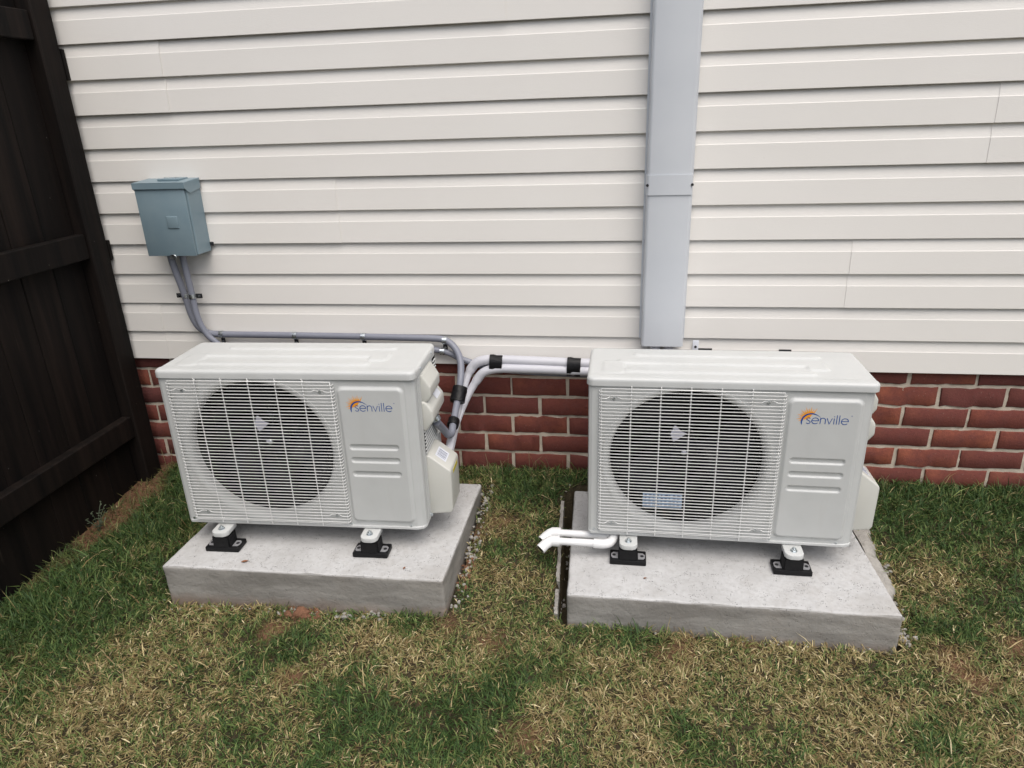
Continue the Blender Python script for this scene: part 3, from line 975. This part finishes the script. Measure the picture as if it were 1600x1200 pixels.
# rating label that shows inside this fan opening
lbl = MB().prism([(.175, .050), (.300, .050), (.300, .104), (.175, .104)], 'y', .088, .0895).build('rating_label', 'blue_label', unit_b, None)
mb = MB()
for r_ in range(4):
    for k in range(9):
        x = .181 + k * .0128
        mb.box(x, x + random.uniform(.004, .010), .0868, .0878, .056 + r_ * .0118, .0615 + r_ * .0118)
mb.build('label_print', 'ink', lbl, None)
# ------------------------------------------------------------------ wall duct (line set cover)
def cover():
    x0, x1, z0 = 1.0035, 1.1465, .104
    root = empty('line_set_cover', ((x0 + x1) / 2, 0, z0))
    tag(root, 'pale blue grey plastic duct running up the siding', 'duct')
    cx = (x0 + x1) / 2
    def chan(hw, dep, za, zb, name, th=.002):
        pr = [(-hw, .0), (-hw + .001, -dep + .010), (-hw + .004, -dep + .003), (-hw + .011, -dep), (hw - .011, -dep), (hw - .004, -dep + .003), (hw - .001, -dep + .010), (hw, 0)]
        inn = [(a * (1 - th / hw), b + th if b < -.004 else b) for a, b in pr]
        poly = pr + inn[::-1]
        V, F = [], []
        zs = np.linspace(za, zb, max(2, int((zb - za) / .06)))
        for z in zs:
            wv = .0011 * math.sin(z * 27) + .0006 * math.sin(z * 61)
            for a, b in poly:
                V.append((a + (wv if a > 0 else -wv * .5), b, z - z0))
        k = len(poly)
        for i in range(len(zs) - 1):
            for j in range(k):
                j2 = (j + 1) % k
                F.append((i * k + j, i * k + j2, (i + 1) * k + j2, (i + 1) * k + j))
        e = (len(zs) - 1) * k
        for j in range(k // 2 - 1):
            F.append((j, j + 1, k - 2 - j, k - 1 - j)); F.append((e + j, e + k - 1 - j, e + k - 2 - j, e + j + 1))
        return MB().add(V, F).build(name, 'cover', root, 50)
    chan((x1 - x0) / 2, .066, z0, .640, 'duct_section')
    chan((x1 - x0) / 2, .066, .6445, 2.9, 'duct_section')
    cp = chan((x1 - x0) / 2 + .0028, .0695, .614, .676, 'coupling_cover', .0024)
    for s in (-1, 1):
        MB().disc((s * .0700, -.0675, .645 - z0), .0045, .006, 'y', 10).build('screw', 'dark', cp)
    MB().rbox(-.078, .078, -.0016, -.0002, .010, 2.78, .0005, 1).build('back_plate', 'cover', root)
cover()

# ------------------------------------------------------------------ disconnect box
def disconnect():
    x0, x1, z0, z1, dep = -.775, -.580, .431, .686, .098
    root = empty('disconnect_box', ((x0 + x1) / 2, 0, z0))
    tag(root, 'blue grey steel electrical disconnect box mounted on the siding', 'electrical box')
    hw, h = (x1 - x0) / 2, z1 - z0
    MB().rbox(-hw + .002, hw - .002, -dep + .010, -.001, .002, h - .004, .002, 1).build('enclosure', 'box', root)
    door = MB().rbox(-hw, hw - .006, -dep, -dep + .0085, 0, h - .016, .0016, 2).build('door', 'box', root)
    MB().rbox(.004, .048, -dep - .0035, -dep + .002, .098, .142, .0034, 3).build('embossed_pad', 'box', door)
    MB().prism([(-.012, -.010), (.014, -.010), (.016, .0), (.010, .006), (-.008, .006)], 'y', -dep - .005, -dep - .003, .001, 1).build('hasp', 'zinc', door)
    # rain hood: front lip, top, clipped side flanges
    mb = MB()
    mb.rbox(-hw - .003, hw + .002, -dep - .006, -dep - .0045 + .001, h - .020, h + .002, .0008, 1)
    mb.prism([(-dep - .006, h), (-.002, h + .007), (-.002, h + .009), (-dep - .006, h + .002)], 'x', -hw - .003, hw + .002, .0006, 1)
    for s in (-1, 1):
        xx = hw + .0006 if s > 0 else -hw - .0026
        mb.prism([(-dep - .0055, h + .001), (-.004, h + .0075), (-.004, h - .026), (-dep + .022, h - .038), (-dep - .0055, h - .018)], 'x', xx, xx + .0018, .0005, 1)
    hood = mb.build('rain_hood', 'box', root)
    hb = MB()
    hb.rbox(-.020, .062, -.072, -.010, h + .004, h + .0125, .003, 2)
    hb.build('hub_plate', 'box', hood)
    for x in (.0, .042):
        MB().disc((x, -.05, h + .0135), .004, .004, 'z', 10).build('screw', 'zinc', hood)
    MB().rbox(hw - .003, hw + .012, -.006, -.001, .020, .034, .001, 1).build('mounting_ear', 'dark', root)
disconnect()

# ------------------------------------------------------------------ conduits, line sets, tape, clamps
def off(pts, o):
    return [(p[0] - o[0], p[1] - o[1], p[2] - o[2]) for p in pts]
def run(name, pts, r, mat, label, cat, n=12, sub=7):
    o = min(pts, key=lambda p: p[2])
    ob = MB().tube(curve(off(pts, o), sub), r, n).build(name, mat, None, 60)
    ob.location = o
    tag(ob, label, cat)
    return ob, o
RC = .0126
c1, o1 = run('electrical_conduit', [(-.719, -.055, .434), (-.716, -.050, .38), (-.7059, -.036, .2691), (-.699, -.030, .190), (-.680, -.026, .140), (-.645, -.022, .117), (-.5935, -.020, .1120), (-.45, -.020, .1115), (-.292, -.020, .1112), (-.15, -.020, .1108), (-.0203, -.020, .110), (.13, -.020, .1085),
    (.262, -.020, .106), (.305, -.024, .096), (.338, -.040, .068), (.358, -.072, .034), (.364, -.112, -.016), (.359, -.150, -.072), (.360, -.218, -.114), (.364, -.277, -.134), (.366, -.300, -.143), (.361, -.325, -.138), (.352, -.345, -.110), (.345, -.400, -.056)], RC, 'conduit',
    'grey conduit that runs level above the unit and loops into its flank', 'conduit')
c2, o2 = run('electrical_conduit', [(-.670, -.055, .434), (-.670, -.052, .38), (-.6675, -.048, .2718), (-.664, -.050, .200), (-.650, -.050, .145), (-.617, -.048, .096), (-.55, -.040, .062), (-.3, -.025, .055), (.0, -.022, .060), (.2, -.020, .064), (.254, -.020, .0622), (.3023, -.020, .0515), (.3542, -.020, .0264), (.4446, -.026, .001), (.5416, -.032, -.0095), (.6595, -.034, -.0145), (.8175, -.034, -.018), (.95, -.034, -.02)], RC * .92, 'conduit',
    'grey conduit that dips behind the unit and continues under the white lines', 'conduit')
RW = .0182
w1, p1 = run('refrigerant_line', [(1.052, -.035, .16), (1.052, -.036, .085), (1.030, -.040, .050), (.97, -.045, .038), (.8174, -.045, .0365), (.6609, -.045, .0405), (.53, -.045, .044), (.4733, -.046, .0455), (.420, -.046, .036), (.387, -.048, .002), (.364, -.084, -.056), (.354, -.180, -.128), (.356, -.285, -.180), (.357, -.355, -.205), (.357, -.41, -.215)], [RW] * 64 + [.0150] * 35, 'insul',
    'white insulated pipe, upper of the two taped together between the units', 'pipe')
w2, p2 = run('refrigerant_line', [(1.098, -.035, .16), (1.098, -.038, .075), (1.07, -.050, .028), (.99, -.058, .014), (.8183, -.058, .0118), (.6621, -.058, .0160), (.56, -.059, .017), (.4983, -.060, .0165), (.445, -.062, .004), (.412, -.066, -.032), (.376, -.095, -.092), (.357, -.186, -.146), (.357, -.290, -.190), (.358, -.370, -.222), (.360, -.42, -.235)], [RW * .93] * 64 + [.0145] * 35, 'insul',
    'white insulated pipe, lower of the two taped together between the units', 'pipe')
def tape(parent, o, path, rx):
    pts = off(path, o)
    k = len(pts)
    ob = MB()
    P = [Vector(p) for p in pts]
    T = (P[-1] - P[0]).normalized()
    nv = (Vector((0, -1, 0)) - T * T.dot(Vector((0, -1, 0)))).normalized()
    bv = T.cross(nv)
    V, F = [], []
    n = 20
    for i, p in enumerate(P):
        for j in range(n):
            a = 2 * math.pi * j / n
            wob = 1 + .035 * math.sin(3 * a + i * 1.3) + (.03 if i in (1, 3) else 0)
            V.append(p + (nv * math.cos(a) * rx[0] + bv * math.sin(a) * rx[1]) * wob)
    for i in range(k - 1):
        for j in range(n):
            j2 = (j + 1) % n
            F.append((i * n + j, i * n + j2, (i + 1) * n + j2, (i + 1) * n + j))
    F.append(tuple(range(n))); F.append(tuple((k - 1) * n + j for j in range(n)))
    return ob.add(V, F).build('tape_wrap', 'tape', parent, 50)
def lerp_path(a, b, n=5):
    return [tuple(a[k] + (b[k] - a[k]) * i / (n - 1) for k in range(3)) for i in range(n)]
w1.location.z -= .008; w2.location.z -= .008
tape(w1, p1, lerp_path((.464, -.053, .0315), (.510, -.053, .0300)), (.0235, .0345))
tape(w1, p1, lerp_path((.745, -.053, .0265), (.793, -.053, .0245)), (.0235, .0345))
tape(c1, o1, lerp_path((.362, -.120, -.046), (.358, -.160, -.086)), (.0240, .0270))
tape(c1, o1, lerp_path((.361, -.236, -.123), (.362, -.262, -.134)), (.0220, .0200))

def clamp(loc, label, ears, dirx=True, r=RC):
    """strap over a pipe. dirx: pipe runs along x. ears: list of (direction sign, dark?)"""
    root = empty('pipe_clamp', loc)
    tag(root, label, 'clamp', 'metal clamps holding the conduits')
    V, F = [], []
    n = 12
    wd = .0085
    for j in range(n + 1):
        a = -math.pi * j / n
        ca, sa = math.cos(a) * (r + .0022), math.sin(a) * (r + .0022)
        ci, si = math.cos(a) * (r + .0006), math.sin(a) * (r + .0006)
        for sgn in (-1, 1):
            for (p, q) in ((ca, sa), (ci, si)):
                V.append((sgn * wd, q, p) if dirx else (p, q, sgn * wd))
    for j in range(n):
        b = j * 4
        F += [(b, b + 4, b + 6, b + 2), (b + 1, b + 3, b + 7, b + 5), (b, b + 1, b + 5, b + 4), (b + 2, b + 6, b + 7, b + 3)]
    F += [(0, 2, 3, 1), (4 * n, 4 * n + 1, 4 * n + 3, 4 * n + 2)]
    MB().add(V, F).build('strap', 'zinc', root, 40)
    for sgn, m_ in ears:
        mb = MB()
        a, b = sgn * (r + .001), sgn * (r + .026)
        lo, hi = min(a, b), max(a, b)
        yw = -loc[1] - .004
        if dirx: mb.rbox(-.0085, .0085, max(-.002, 0), .0015, lo, hi, .0007, 1)
        else: mb.rbox(lo, hi, 0, .0015 + .002, -.0085, .0085, .0007, 1)
        e = mb.build('ear', m_, root)
        c = sgn * (r + .016)
        MB().disc((0, -.002, c) if dirx else (c, -.002, 0), .0042, .004, 'y', 8).build('screw', 'zinc', e)
    return root
clamp((-.7045, -.033, .268), 'clamp with an ear toward the fence on the paired conduits below the box', [(-1, 'dark')], False)
clamp((-.6675, -.047, .270), 'clamp with an ear away from the fence on the paired conduits below the box', [(1, 'dark')], False)
clamp((-.5935, -.020, .1120), 'first clamp after the bend on the level grey conduit', [(-1, 'dark')])
clamp((-.292, -.020, .1112), 'middle clamp of three on the level grey conduit', [(-1, 'dark')])
clamp((-.0203, -.020, .110), 'clamp on the level grey conduit above the printed sun emblem', [(-1, 'dark')])
clamp((.292, -.021, .1005), 'clamp at the end of the level conduit where it turns down', [(-1, 'dark')])
clamp((.280, -.020, .0570), 'clamp on the lower conduit that comes out behind the unit', [])
# spare strap ears that show over the lid under the duct
def tab(x, z0, z1, wd, m_, label, hole):
    root = MB().rbox(-wd / 2, wd / 2, -.0035, -.0005, 0, z1 - z0, .0012, 2).build('strap_tab', m_, None)
    root.location = (x, -.0012, z0)
    tag(root, label, 'clamp')
    if hole:
        MB().disc((0, -.004, (z1 - z0) * .62), .0045, .0012, 'y', 12).build('hole', 'dark', root)
tab(1.1945, .046, .108, .021, 'sticker', 'bright strap tab with a hole on the siding next to the duct', True)
tab(1.228, .05, .0790, .048, 'dark', 'black strap end on the siding next to the bright tab', False)
tab(1.498, .05, .0790, .042, 'dark', 'black strap end on the siding behind the lid, away from the duct', False)

# ------------------------------------------------------------------ drain pipes
def drain(y, xr, label, elbow_in):
    z = -.420
    xl = .728
    root = empty('drain_pipe', (xl, y, z - .0135))
    tag(root, label, 'drain pipe', 'drain pipes under the unit')
    L = lambda p: (p[0] - xl, p[1] - y, p[2] - z + .0135)
    MB().tube([L((xl + .012, y, z)), L((xr, y, z))], .0120, 20).build('pipe', 'pvc', root, 60)
    e = MB()
    d = Vector((-.62, -.62, -.42)).normalized()
    p0 = Vector((xl + .024, y, z)); pm = Vector((xl - .010, y, z))
    p1 = pm + d * .040
    bend = [p0, p0 + (pm - p0) * .3, p0 + (pm - p0) * .75, pm * .75 + (p0 * .1 + p1 * .15), pm * .3 + p0 * .25 * 0 + pm * .25 + p1 * .45, p1]
    e.tube([L(p) for p in bend], [.0178, .0178, .0174, .0168, .0168, .0174], 20)
    el = e.build('elbow', 'pvc', root, 50)
    f = MB().lathe([(.0001, 0), (.0128, 0)], (0, 0, 0), 'z', 16).build('bore', 'dark', el, None)
    f.location = L(p1 + d * .0006)
    f.rotation_euler = d.to_track_quat('Z', 'Y').to_euler()
    if elbow_in:
        b = MB().tube([L(p) for p in curve([(xr - .012, y, z), (xr + .022, y, z), (xr + .044, y + .016, z + .001), (xr + .056, y + .060, z + .012)], 5)], .0152, 18)
        b.build('inlet_elbow', 'pvc', root, 50)
    else:
        b = MB().tube([L(p) for p in curve([(xr - .006, y, z), (xr + .022, y, z), (xr + .036, y, z + .012), (xr + .040, y, z + .036)], 5)], .0152, 18)
        b.build('inlet_elbow', 'pvc', root, 50)
drain(-.500, .874, 'white drain pipe on the lawn side of the pair under the unit', True)
drain(-.452, .880, 'white drain pipe on the house side of the pair under the unit', False)

# ------------------------------------------------------------------ loose bits
def gravel(name, label, spots, mat, seed):
    r = random.Random(seed)
    mb = MB()
    ico = bmesh.new(); bmesh.ops.create_icosphere(ico, subdivisions=1, radius=1)
    ico.verts.index_update()
    IV = [v.co.copy() for v in ico.verts]; IF = [[v.index for v in f.verts] for f in ico.faces]
    ico.free()
    for (xa, ya, xb, yb, wdt, cnt, s0, s1) in spots:
        for _ in range(cnt):
            t = r.random()
            x = xa + (xb - xa) * t + r.gauss(0, wdt); y = ya + (yb - ya) * t + r.gauss(0, wdt)
            dl = float(quad_sd(np.array(x), np.array(y), PAD_L['q'])); dr = float(quad_sd(np.array(x), np.array(y), PAD_R['q']))
            if dl < .004 or dr < .004: continue
            s = r.uniform(s0, s1) * r.uniform(.6, 1)
            z = float(ground_cut(np.array(x), np.array(y), ground_z(np.array(x), np.array(y)))) + s * .3
            rot = Matrix.Rotation(r.random() * 6, 3, 'X') @ Matrix.Rotation(r.random() * 6, 3, 'Z')
            sc = Vector((1, r.uniform(.6, 1), r.uniform(.5, .8)))
            V = []
            for v in IV:
                q = Vector((v.x * sc.x, v.y * sc.y, v.z * sc.z)) * s * r.uniform(.8, 1.15)
                q = rot @ q
                V.append((x + q.x, y + q.y, z + q.z))
            mb.add(V, IF)
    tag(mb.build(name, mat, None, None), label, 'gravel', kind='stuff')
gravel('gravel', 'crumbs of pale concrete and stone along the slab edges', [
    (-.10, -.758, .25, -.747, .010, 45, .005, .013), (-.48, -.766, -.1, -.760, .008, 26, .003, .008), (.438, -.70, .452, -.30, .012, 80, .004, .011), (.445, -.30, .45, -.12, .012, 40, .004, .010),
    (.762, -.64, .752, -.08, .013, 30, .004, .012), (1.753, -.68, 1.748, -.50, .012, 60, .006, .014), (1.0, -.716, 1.7, -.713, .006, 24, .003, .007), (-.51, -.72, -.50, -.57, .008, 16, .004, .010), (1.77, -.45, 1.765, -.14, .012, 70, .004, .012)], 'chip', 2)
gravel('clay_crumbs', 'crumbled red clay against the front of the slab and by the fence', [
    (-.10, -.768, .02, -.764, .014, 60, .004, .013), (.44, -.62, .45, -.5, .014, 40, .004, .012), (-.95, -.16, -1.0, -.5, .03, 90, .003, .009), (-.3, -.772, -.2, -.768, .01, 20, .003, .008), (.46, -.80, .6, -.80, .03, 40, .002, .006), (1.0, -.80, 1.15, -.80, .03, 30, .002, .006)], 'clay', 3)
def clod(x, y, s, label, seed):
    r = random.Random(seed)
    bm = bmesh.new(); bmesh.ops.create_icosphere(bm, subdivisions=3, radius=s)
    for v in bm.verts:
        k = 1 + .45 * mnoise.noise(v.co * (1.6 / s) + Vector((seed, 0, 0))) + .15 * mnoise.noise(v.co * (5 / s))
        v.co = Vector((v.co.x * k, v.co.y * k * .8, v.co.z * k * .7))
    z = float(ground_z(np.array(x), np.array(y)))
    ob = MB().bm(bm).build('clay_clod', 'clay', None, 40)
    ob.location = (x, y, z + s * .3)
    tag(ob, label, 'clod')
clod(-.035, -.766, .024, 'largest lump of red clay against the slab front', 4)
clod(-.075, -.772, .014, 'small lump of red clay on the fence side of the largest', 7)

def spill():
    # slurry that ran out along the slab edge and set
    ys = np.linspace(-.62, -.10, 80); us = np.linspace(0, 1, 10)
    V, F = [], []
    for j, y in enumerate(ys):
        wd = .012 + .055 * max(0, math.sin((y + .62) / .52 * math.pi)) ** .6 * (.6 + .8 * float(vnoise(y, 0, 16, 33)))
        xe = 1.733 + (1.714 - 1.733) * (y + .697) / .616
        for i, u in enumerate(us):
            x = xe + .004 + u * wd
            z = float(ground_z(np.array(x), np.array(y))) + .034 * (1 - u * u) - .006 + .009 * float(fbm(x, y, 50, 35, 2)) - (.03 if i == len(us) - 1 else 0)
            z = min(z, PAD_R['z'] - .006 + .004 * float(vnoise(x, y, 60, 2)) )
            V.append((x - 1.76, y + .35, z + .55))
    n = len(us)
    for j in range(len(ys) - 1):
        for i in range(n - 1):
            a = j * n + i
            F.append((a, a + 1, a + n + 1, a + n))
    m_ = len(V)
    V += [(x, y, z - .05) for x, y, z in V]
    F += [tuple(m_ + i for i in f[::-1]) for f in F]
    for i in range(n - 1):
        F += [(i + 1, i, m_ + i, m_ + i + 1)]
        a = (len(ys) - 1) * n + i
        F += [(a, a + 1, m_ + a + 1, m_ + a)]
    for j in range(len(ys) - 1):
        a = j * n; F += [(a, a + n, m_ + a + n, m_ + a)]
        a = j * n + n - 1; F += [(a + n, a, m_ + a, m_ + a + n)]
    o = MB().add(V, F).build('concrete_spill', 'chip', None, 50)
    o.location = (1.76, -.35, -.55)
    tag(o, 'rough tongue of spilled concrete along the slab edge facing away from the fence', 'concrete')
spill()
def formstrip(x0, y0, x1, y1, label, seed):
    r = random.Random(seed)
    V, F = [], []
    n = 26
    cx, cy = (x0 + x1) / 2, (y0 + y1) / 2
    zb = -.62
    for i in range(n + 1):
        t = i / n
        x, y = x0 + (x1 - x0) * t, y0 + (y1 - y0) * t
        zt = float(ground_z(np.array(x - .02), np.array(y))) + .010 + r.uniform(-.004, .004)
        j = r.uniform(-.0015, .0015)
        wd = .011 + r.uniform(-.002, .002)
        V += [(x - cx + j, y - cy, -.02), (x - cx + j, y - cy, zt - zb), (x - cx + j - wd, y - cy, zt - zb + .002), (x - cx + j - wd, y - cy, -.02)]
    for i in range(n):
        b = 4 * i
        F += [(b, b + 1, b + 5, b + 4), (b + 1, b + 2, b + 6, b + 5), (b + 2, b + 3, b + 7, b + 6)]
    F += [(0, 3, 2, 1), (4 * n, 4 * n + 1, 4 * n + 2, 4 * n + 3)]
    o = MB().add(V, F).build('concrete_lip', 'chip', None, 40)
    o.location = (cx, cy, zb)
    tag(o, label, 'concrete')
formstrip(.760, -.680, .756, -.585, 'short pale concrete lip standing in the turf at the trench corner', 1)
formstrip(.755, -.555, .741, -.18, 'long pale concrete lip along the turf side of the trench', 2)

def leaf(x, y, z, s, rz, label):
    pts = [(-1, 0), (-.55, .35), (0, .45), (.5, .28), (1, 0), (.5, -.3), (0, -.42), (-.5, -.3)]
    V = [(0, 0, .05 * s)]
    for a, b in pts: V.append((a * s, b * s, s * (.10 + .35 * abs(b) + .1 * a * a)))
    F = [(0, i + 1, (i + 1) % 8 + 1) for i in range(8)]
    m_ = len(V)
    V += [(p[0], p[1], p[2] + .0007) for p in V]
    F += [tuple(m_ + i for i in f) for f in F]
    o = mesh_from('dry_leaf', V, F, 'leaf'); o.shade_smooth()
    ob = obj('dry_leaf', o, None, (x, y, z), (0, 0, rz))
    tag(ob, label, 'leaf')
leaf(-.235, -.700, PAD_L['z'] + .002, .012, .4, 'red brown dry leaf on the slab between the two rubber mounts')
leaf(.285, -.68, PAD_L['z'] + .002, .007, 1.4, 'tiny dry leaf on the slab beside the rubber mount away from the fence')
leaf(1.023, -.60, PAD_R['z'] + .002, .006, .4, 'tiny red dry leaf on the slab that has the trench')

def weed(x, y, label):
    r = random.Random(8)
    z = float(ground_z(np.array(x), np.array(y)))
    root = empty('weed', (x, y, z))
    tag(root, label, 'weed')
    for k in range(6):
        a = r.random() * 6.28; h = r.uniform(.05, .11)
        p = curve([(0, 0, -.01), (.01 * math.cos(a), .01 * math.sin(a), h * .5), (.035 * math.cos(a), .035 * math.sin(a), h)], 4)
        MB().tube(p, [.0012] * len(p), 5).build('stem', 'weed_m', root)
        mb = MB()
        for j in range(7):
            q = p[min(len(p) - 1, 2 + j)]
            b = r.random() * 6.28; L = r.uniform(.010, .018)
            d = Vector((math.cos(b), math.sin(b), r.uniform(-.1, .6))); s = Vector((-math.sin(b), math.cos(b), 0)) * L * .28
            mb.add([q, q + d * L * .5 + s, q + d * L, q + d * L * .5 - s], [(0, 1, 2, 3)])
        mb.build('leaves', 'weed_m', root, None, fix=False)
a = Mat('weed_green', (.06, .085, .05), .6); a.col(a.mix(a.noise(50, 2), (.04, .06, .035), (.10, .12, .075))); MT['weed_m'] = a.m
weed(-.985, -.43, 'thin leafy weed growing at the foot of the dark fence')

# ------------------------------------------------------------------ grass
def make_grass():
    def field(x, y):
        bare = np.clip(blobs(x, y, SOIL) * 1.3 - .45 + (fbm(x, y, 14, 50) - .5) * 2.2 + 1.1 * np.clip((-.90 - x) / .06, 0, 1) * np.clip((y + .56) / .1, 0, 1), 0, 1)
        dry = .45 + .9 * (fbm(x, y, 2.3, 21) - .5) + 1.5 * (fbm(x, y, 10, 23) - .5) + .36 * blobs(x, y, DRY) - .46 * blobs(x, y, GREEN)
        dry = dry - .22 * np.clip((-.35 - x) / .5, 0, 1) - .28 * sstep((y + .35) / .3)
        return bare, np.clip(dry, 0.02, 1)
    def scatter(n, x0, x1, y0, y1, seed):
        r = np.random.default_rng(seed)
        x = r.uniform(x0, x1, n); y = r.uniform(y0, y1, n)
        dl, dr = quad_sd(x, y, PAD_L['q']), quad_sd(x, y, PAD_R['q'])
        ok = (dl > .010) & (dr > .010) & (y < .012)
        ok &= ~((x < .78) & (x > .715) & (dr < .045) & (y > -.69) & (y < -.11) & (r.random(n) < .97))
        ok &= ~((x > 1.73) & (dr < .05) & (y > -.6) & (y < -.1) & (r.random(n) < .85))
        ok &= ~((dl < .035) & (x > .40) & (r.random(n) < .65))
        ok &= ~((x < -1.03) & (x > -1.075))
        ok &= ~((x < -.985) & (y > -.115))
        bare, dry = field(x, y)
        tuft = fbm(x, y, 30, 61, 2)
        ok &= r.random(n) > bare * np.where((x < -.88) & (y > -.6), .85, .58)
        ok &= r.random(n) < (.45 + .9 * tuft)
        x, y, bare, dry = x[ok], y[ok], bare[ok], dry[ok]
        return x, y, bare, dry, r
    parts = []
    for spec in ((380000, -1.12, 2.75, -1.62, .02, 1), (60000, -1.5, 3.3, -2.3, -1.55, 2), (14000, 2.7, 3.3, -1.6, .02, 3)):
        parts.append(scatter(*spec))
    VV, CC = [], []
    for x, y, bare, dry, r in parts:
        n = len(x)
        z = ground_cut(x, y, ground_z(x, y)) - .003
        g = 1 - dry
        lush = np.clip((-.45 - x) / .5, 0, 1) * .5 + .55 * blobs(x, y, GREEN) + .5 * sstep((y + .22) / .2)
        L = r.uniform(.011, .027, n) * (1 + .65 * lush) * (1 + 1.2 * (r.random(n) < .03))
        L *= 1 + .35 * np.exp(-(np.minimum(np.abs(quad_sd(x, y, PAD_L['q'])), np.abs(quad_sd(x, y, PAD_R['q']))) / .03) ** 2)
        wdt = r.uniform(.0017, .0032, n) * (1 + .5 * (r.random(n) < .06))
        broad = (r.random(n) < .03 * np.clip((-.5 - x) / .3, 0, 1)) | (r.random(n) < .0015)
        wdt = np.where(broad, .0075, wdt); L = np.where(broad, .014, L) * (1 + .25 * lush)
        flow = 6.283 * vnoise(x, y, 38, 77) * 2.5
        az = flow + r.normal(0, .9, n)
        deadp = np.clip(dry * .95 - .14, .05, .85)
        dead = r.random(n) < deadp
        til = np.where(dead, r.uniform(.55, 1.45, n), r.uniform(.20, 1.15, n))     # lean from vertical
        bend = r.uniform(.1, .75, n)
        h = np.stack([np.cos(az), np.sin(az)], 1)
        def pt(s):
            ang = til + bend * (s - .3)
            hor = np.sin(np.clip(ang, 0, 1.52)) * L * s; ver = np.cos(np.clip(ang, 0, 1.50)) * L * s
            return np.stack([x + h[:, 0] * hor, y + h[:, 1] * hor, z + .001 + ver], 1)
        tw = az + np.pi / 2 + r.normal(0, .5, n)
        s_ = np.stack([np.cos(tw), np.sin(tw), r.normal(0, .3, n)], 1) * (wdt / 2)[:, None]
        p0, p1, p2 = pt(0.), pt(.55), pt(1.)
        V = np.stack([p0 - s_ * .8, p0 + s_ * .8, p1 + s_, p1 - s_, p2], 1)
        lift = r.random(n) * .006 * dead
        V[..., 2] += lift[:, None]
        # keep clear of the brick
        V[..., 1] = np.minimum(V[..., 1], .017)
        gp = np.array([(.036, .072, .024), (.066, .116, .036), (.112, .162, .054), (.175, .212, .078), (.240, .256, .110)])
        dp = np.array([(.175, .152, .070), (.290, .238, .125), (.410, .345, .205), (.205, .145, .075), (.560, .490, .330)])
        gi = np.clip((dry * 2.6 + r.normal(0, 1.1, n) + .9), 0, 4).astype(int)
        di = r.choice(5, n, p=[.30, .30, .17, .17, .06])
        c = np.where(dead[:, None], dp[di], gp[gi]) * np.array((1.25, 1.22, 1.10)) * r.uniform(.75, 1.25, n)[:, None]
        # soil stain on blades in bare patches
        c = c * (1 - .35 * bare[:, None]) + np.array((.26, .14, .07)) * (.35 * bare[:, None])
        VV.append(V.reshape(-1, 3)); CC.append(np.repeat(c, 5, 0))
    V = np.concatenate(VV); C = np.concatenate(CC)
    nb = len(V) // 5
    me = bpy.data.meshes.new('grass')
    b = np.arange(nb)[:, None] * 5
    me.vertices.add(len(V)); me.vertices.foreach_set('co', V.astype(np.float32).reshape(-1))
    li = np.concatenate([b + np.array([[0, 1, 2, 3]]), b + np.array([[3, 2, 4]])], 1).astype(np.int32).reshape(-1)
    me.loops.add(len(li)); me.loops.foreach_set('vertex_index', li)
    ls = (np.arange(nb)[:, None] * 7 + np.array([[0, 4]])).astype(np.int32).reshape(-1)
    me.polygons.add(nb * 2); me.polygons.foreach_set('loop_start', ls)
    me.update(calc_edges=True)
    me.validate()
    at = me.attributes.new('blade_color', 'FLOAT_COLOR', 'POINT')
    at.data.foreach_set('color', np.concatenate([C, np.ones((len(C), 1))], 1).astype(np.float32).reshape(-1))
    me.materials.append(MT['grass'])
    tag(obj('grass', me), 'short patchy lawn, green and straw coloured', 'grass', kind='stuff')
make_grass()

# taller stalks that lean against the brick and slab edges
def stalks():
    r = random.Random(17)
    mb = MB()
    for k in range(46):
        x = r.choice([r.uniform(1.75, 2.45), r.uniform(.42, .74), r.uniform(-.95, -.6)])
        y = r.uniform(-.10, .0)
        z = float(ground_z(np.array(x), np.array(y)))
        L = r.uniform(.05, .12); a = r.random() * 6.28; s = r.uniform(.1, .5) * L
        p = curve([(x, y, z), (x + s * .3 * math.cos(a), min(.012, y + s * .3 * math.sin(a)), z + L * .6), (x + s * math.cos(a), min(.012, y + s * math.sin(a)), z + L * .95)], 4)
        mb.tube(p, [.0009] * (len(p) - 1) + [.0003], 4)
    a = Mat('dry_stalk', (.14, .11, .05), .7); a.col(a.mix(a.noise(12, 2), (.07, .09, .035), (.26, .19, .10))); MT['stalk'] = a.m
    tag(mb.build('grass_stalks', 'stalk', None, None, fix=False), 'thin tall grass stalks along the foot of the brick', 'grass', kind='stuff')
stalks()
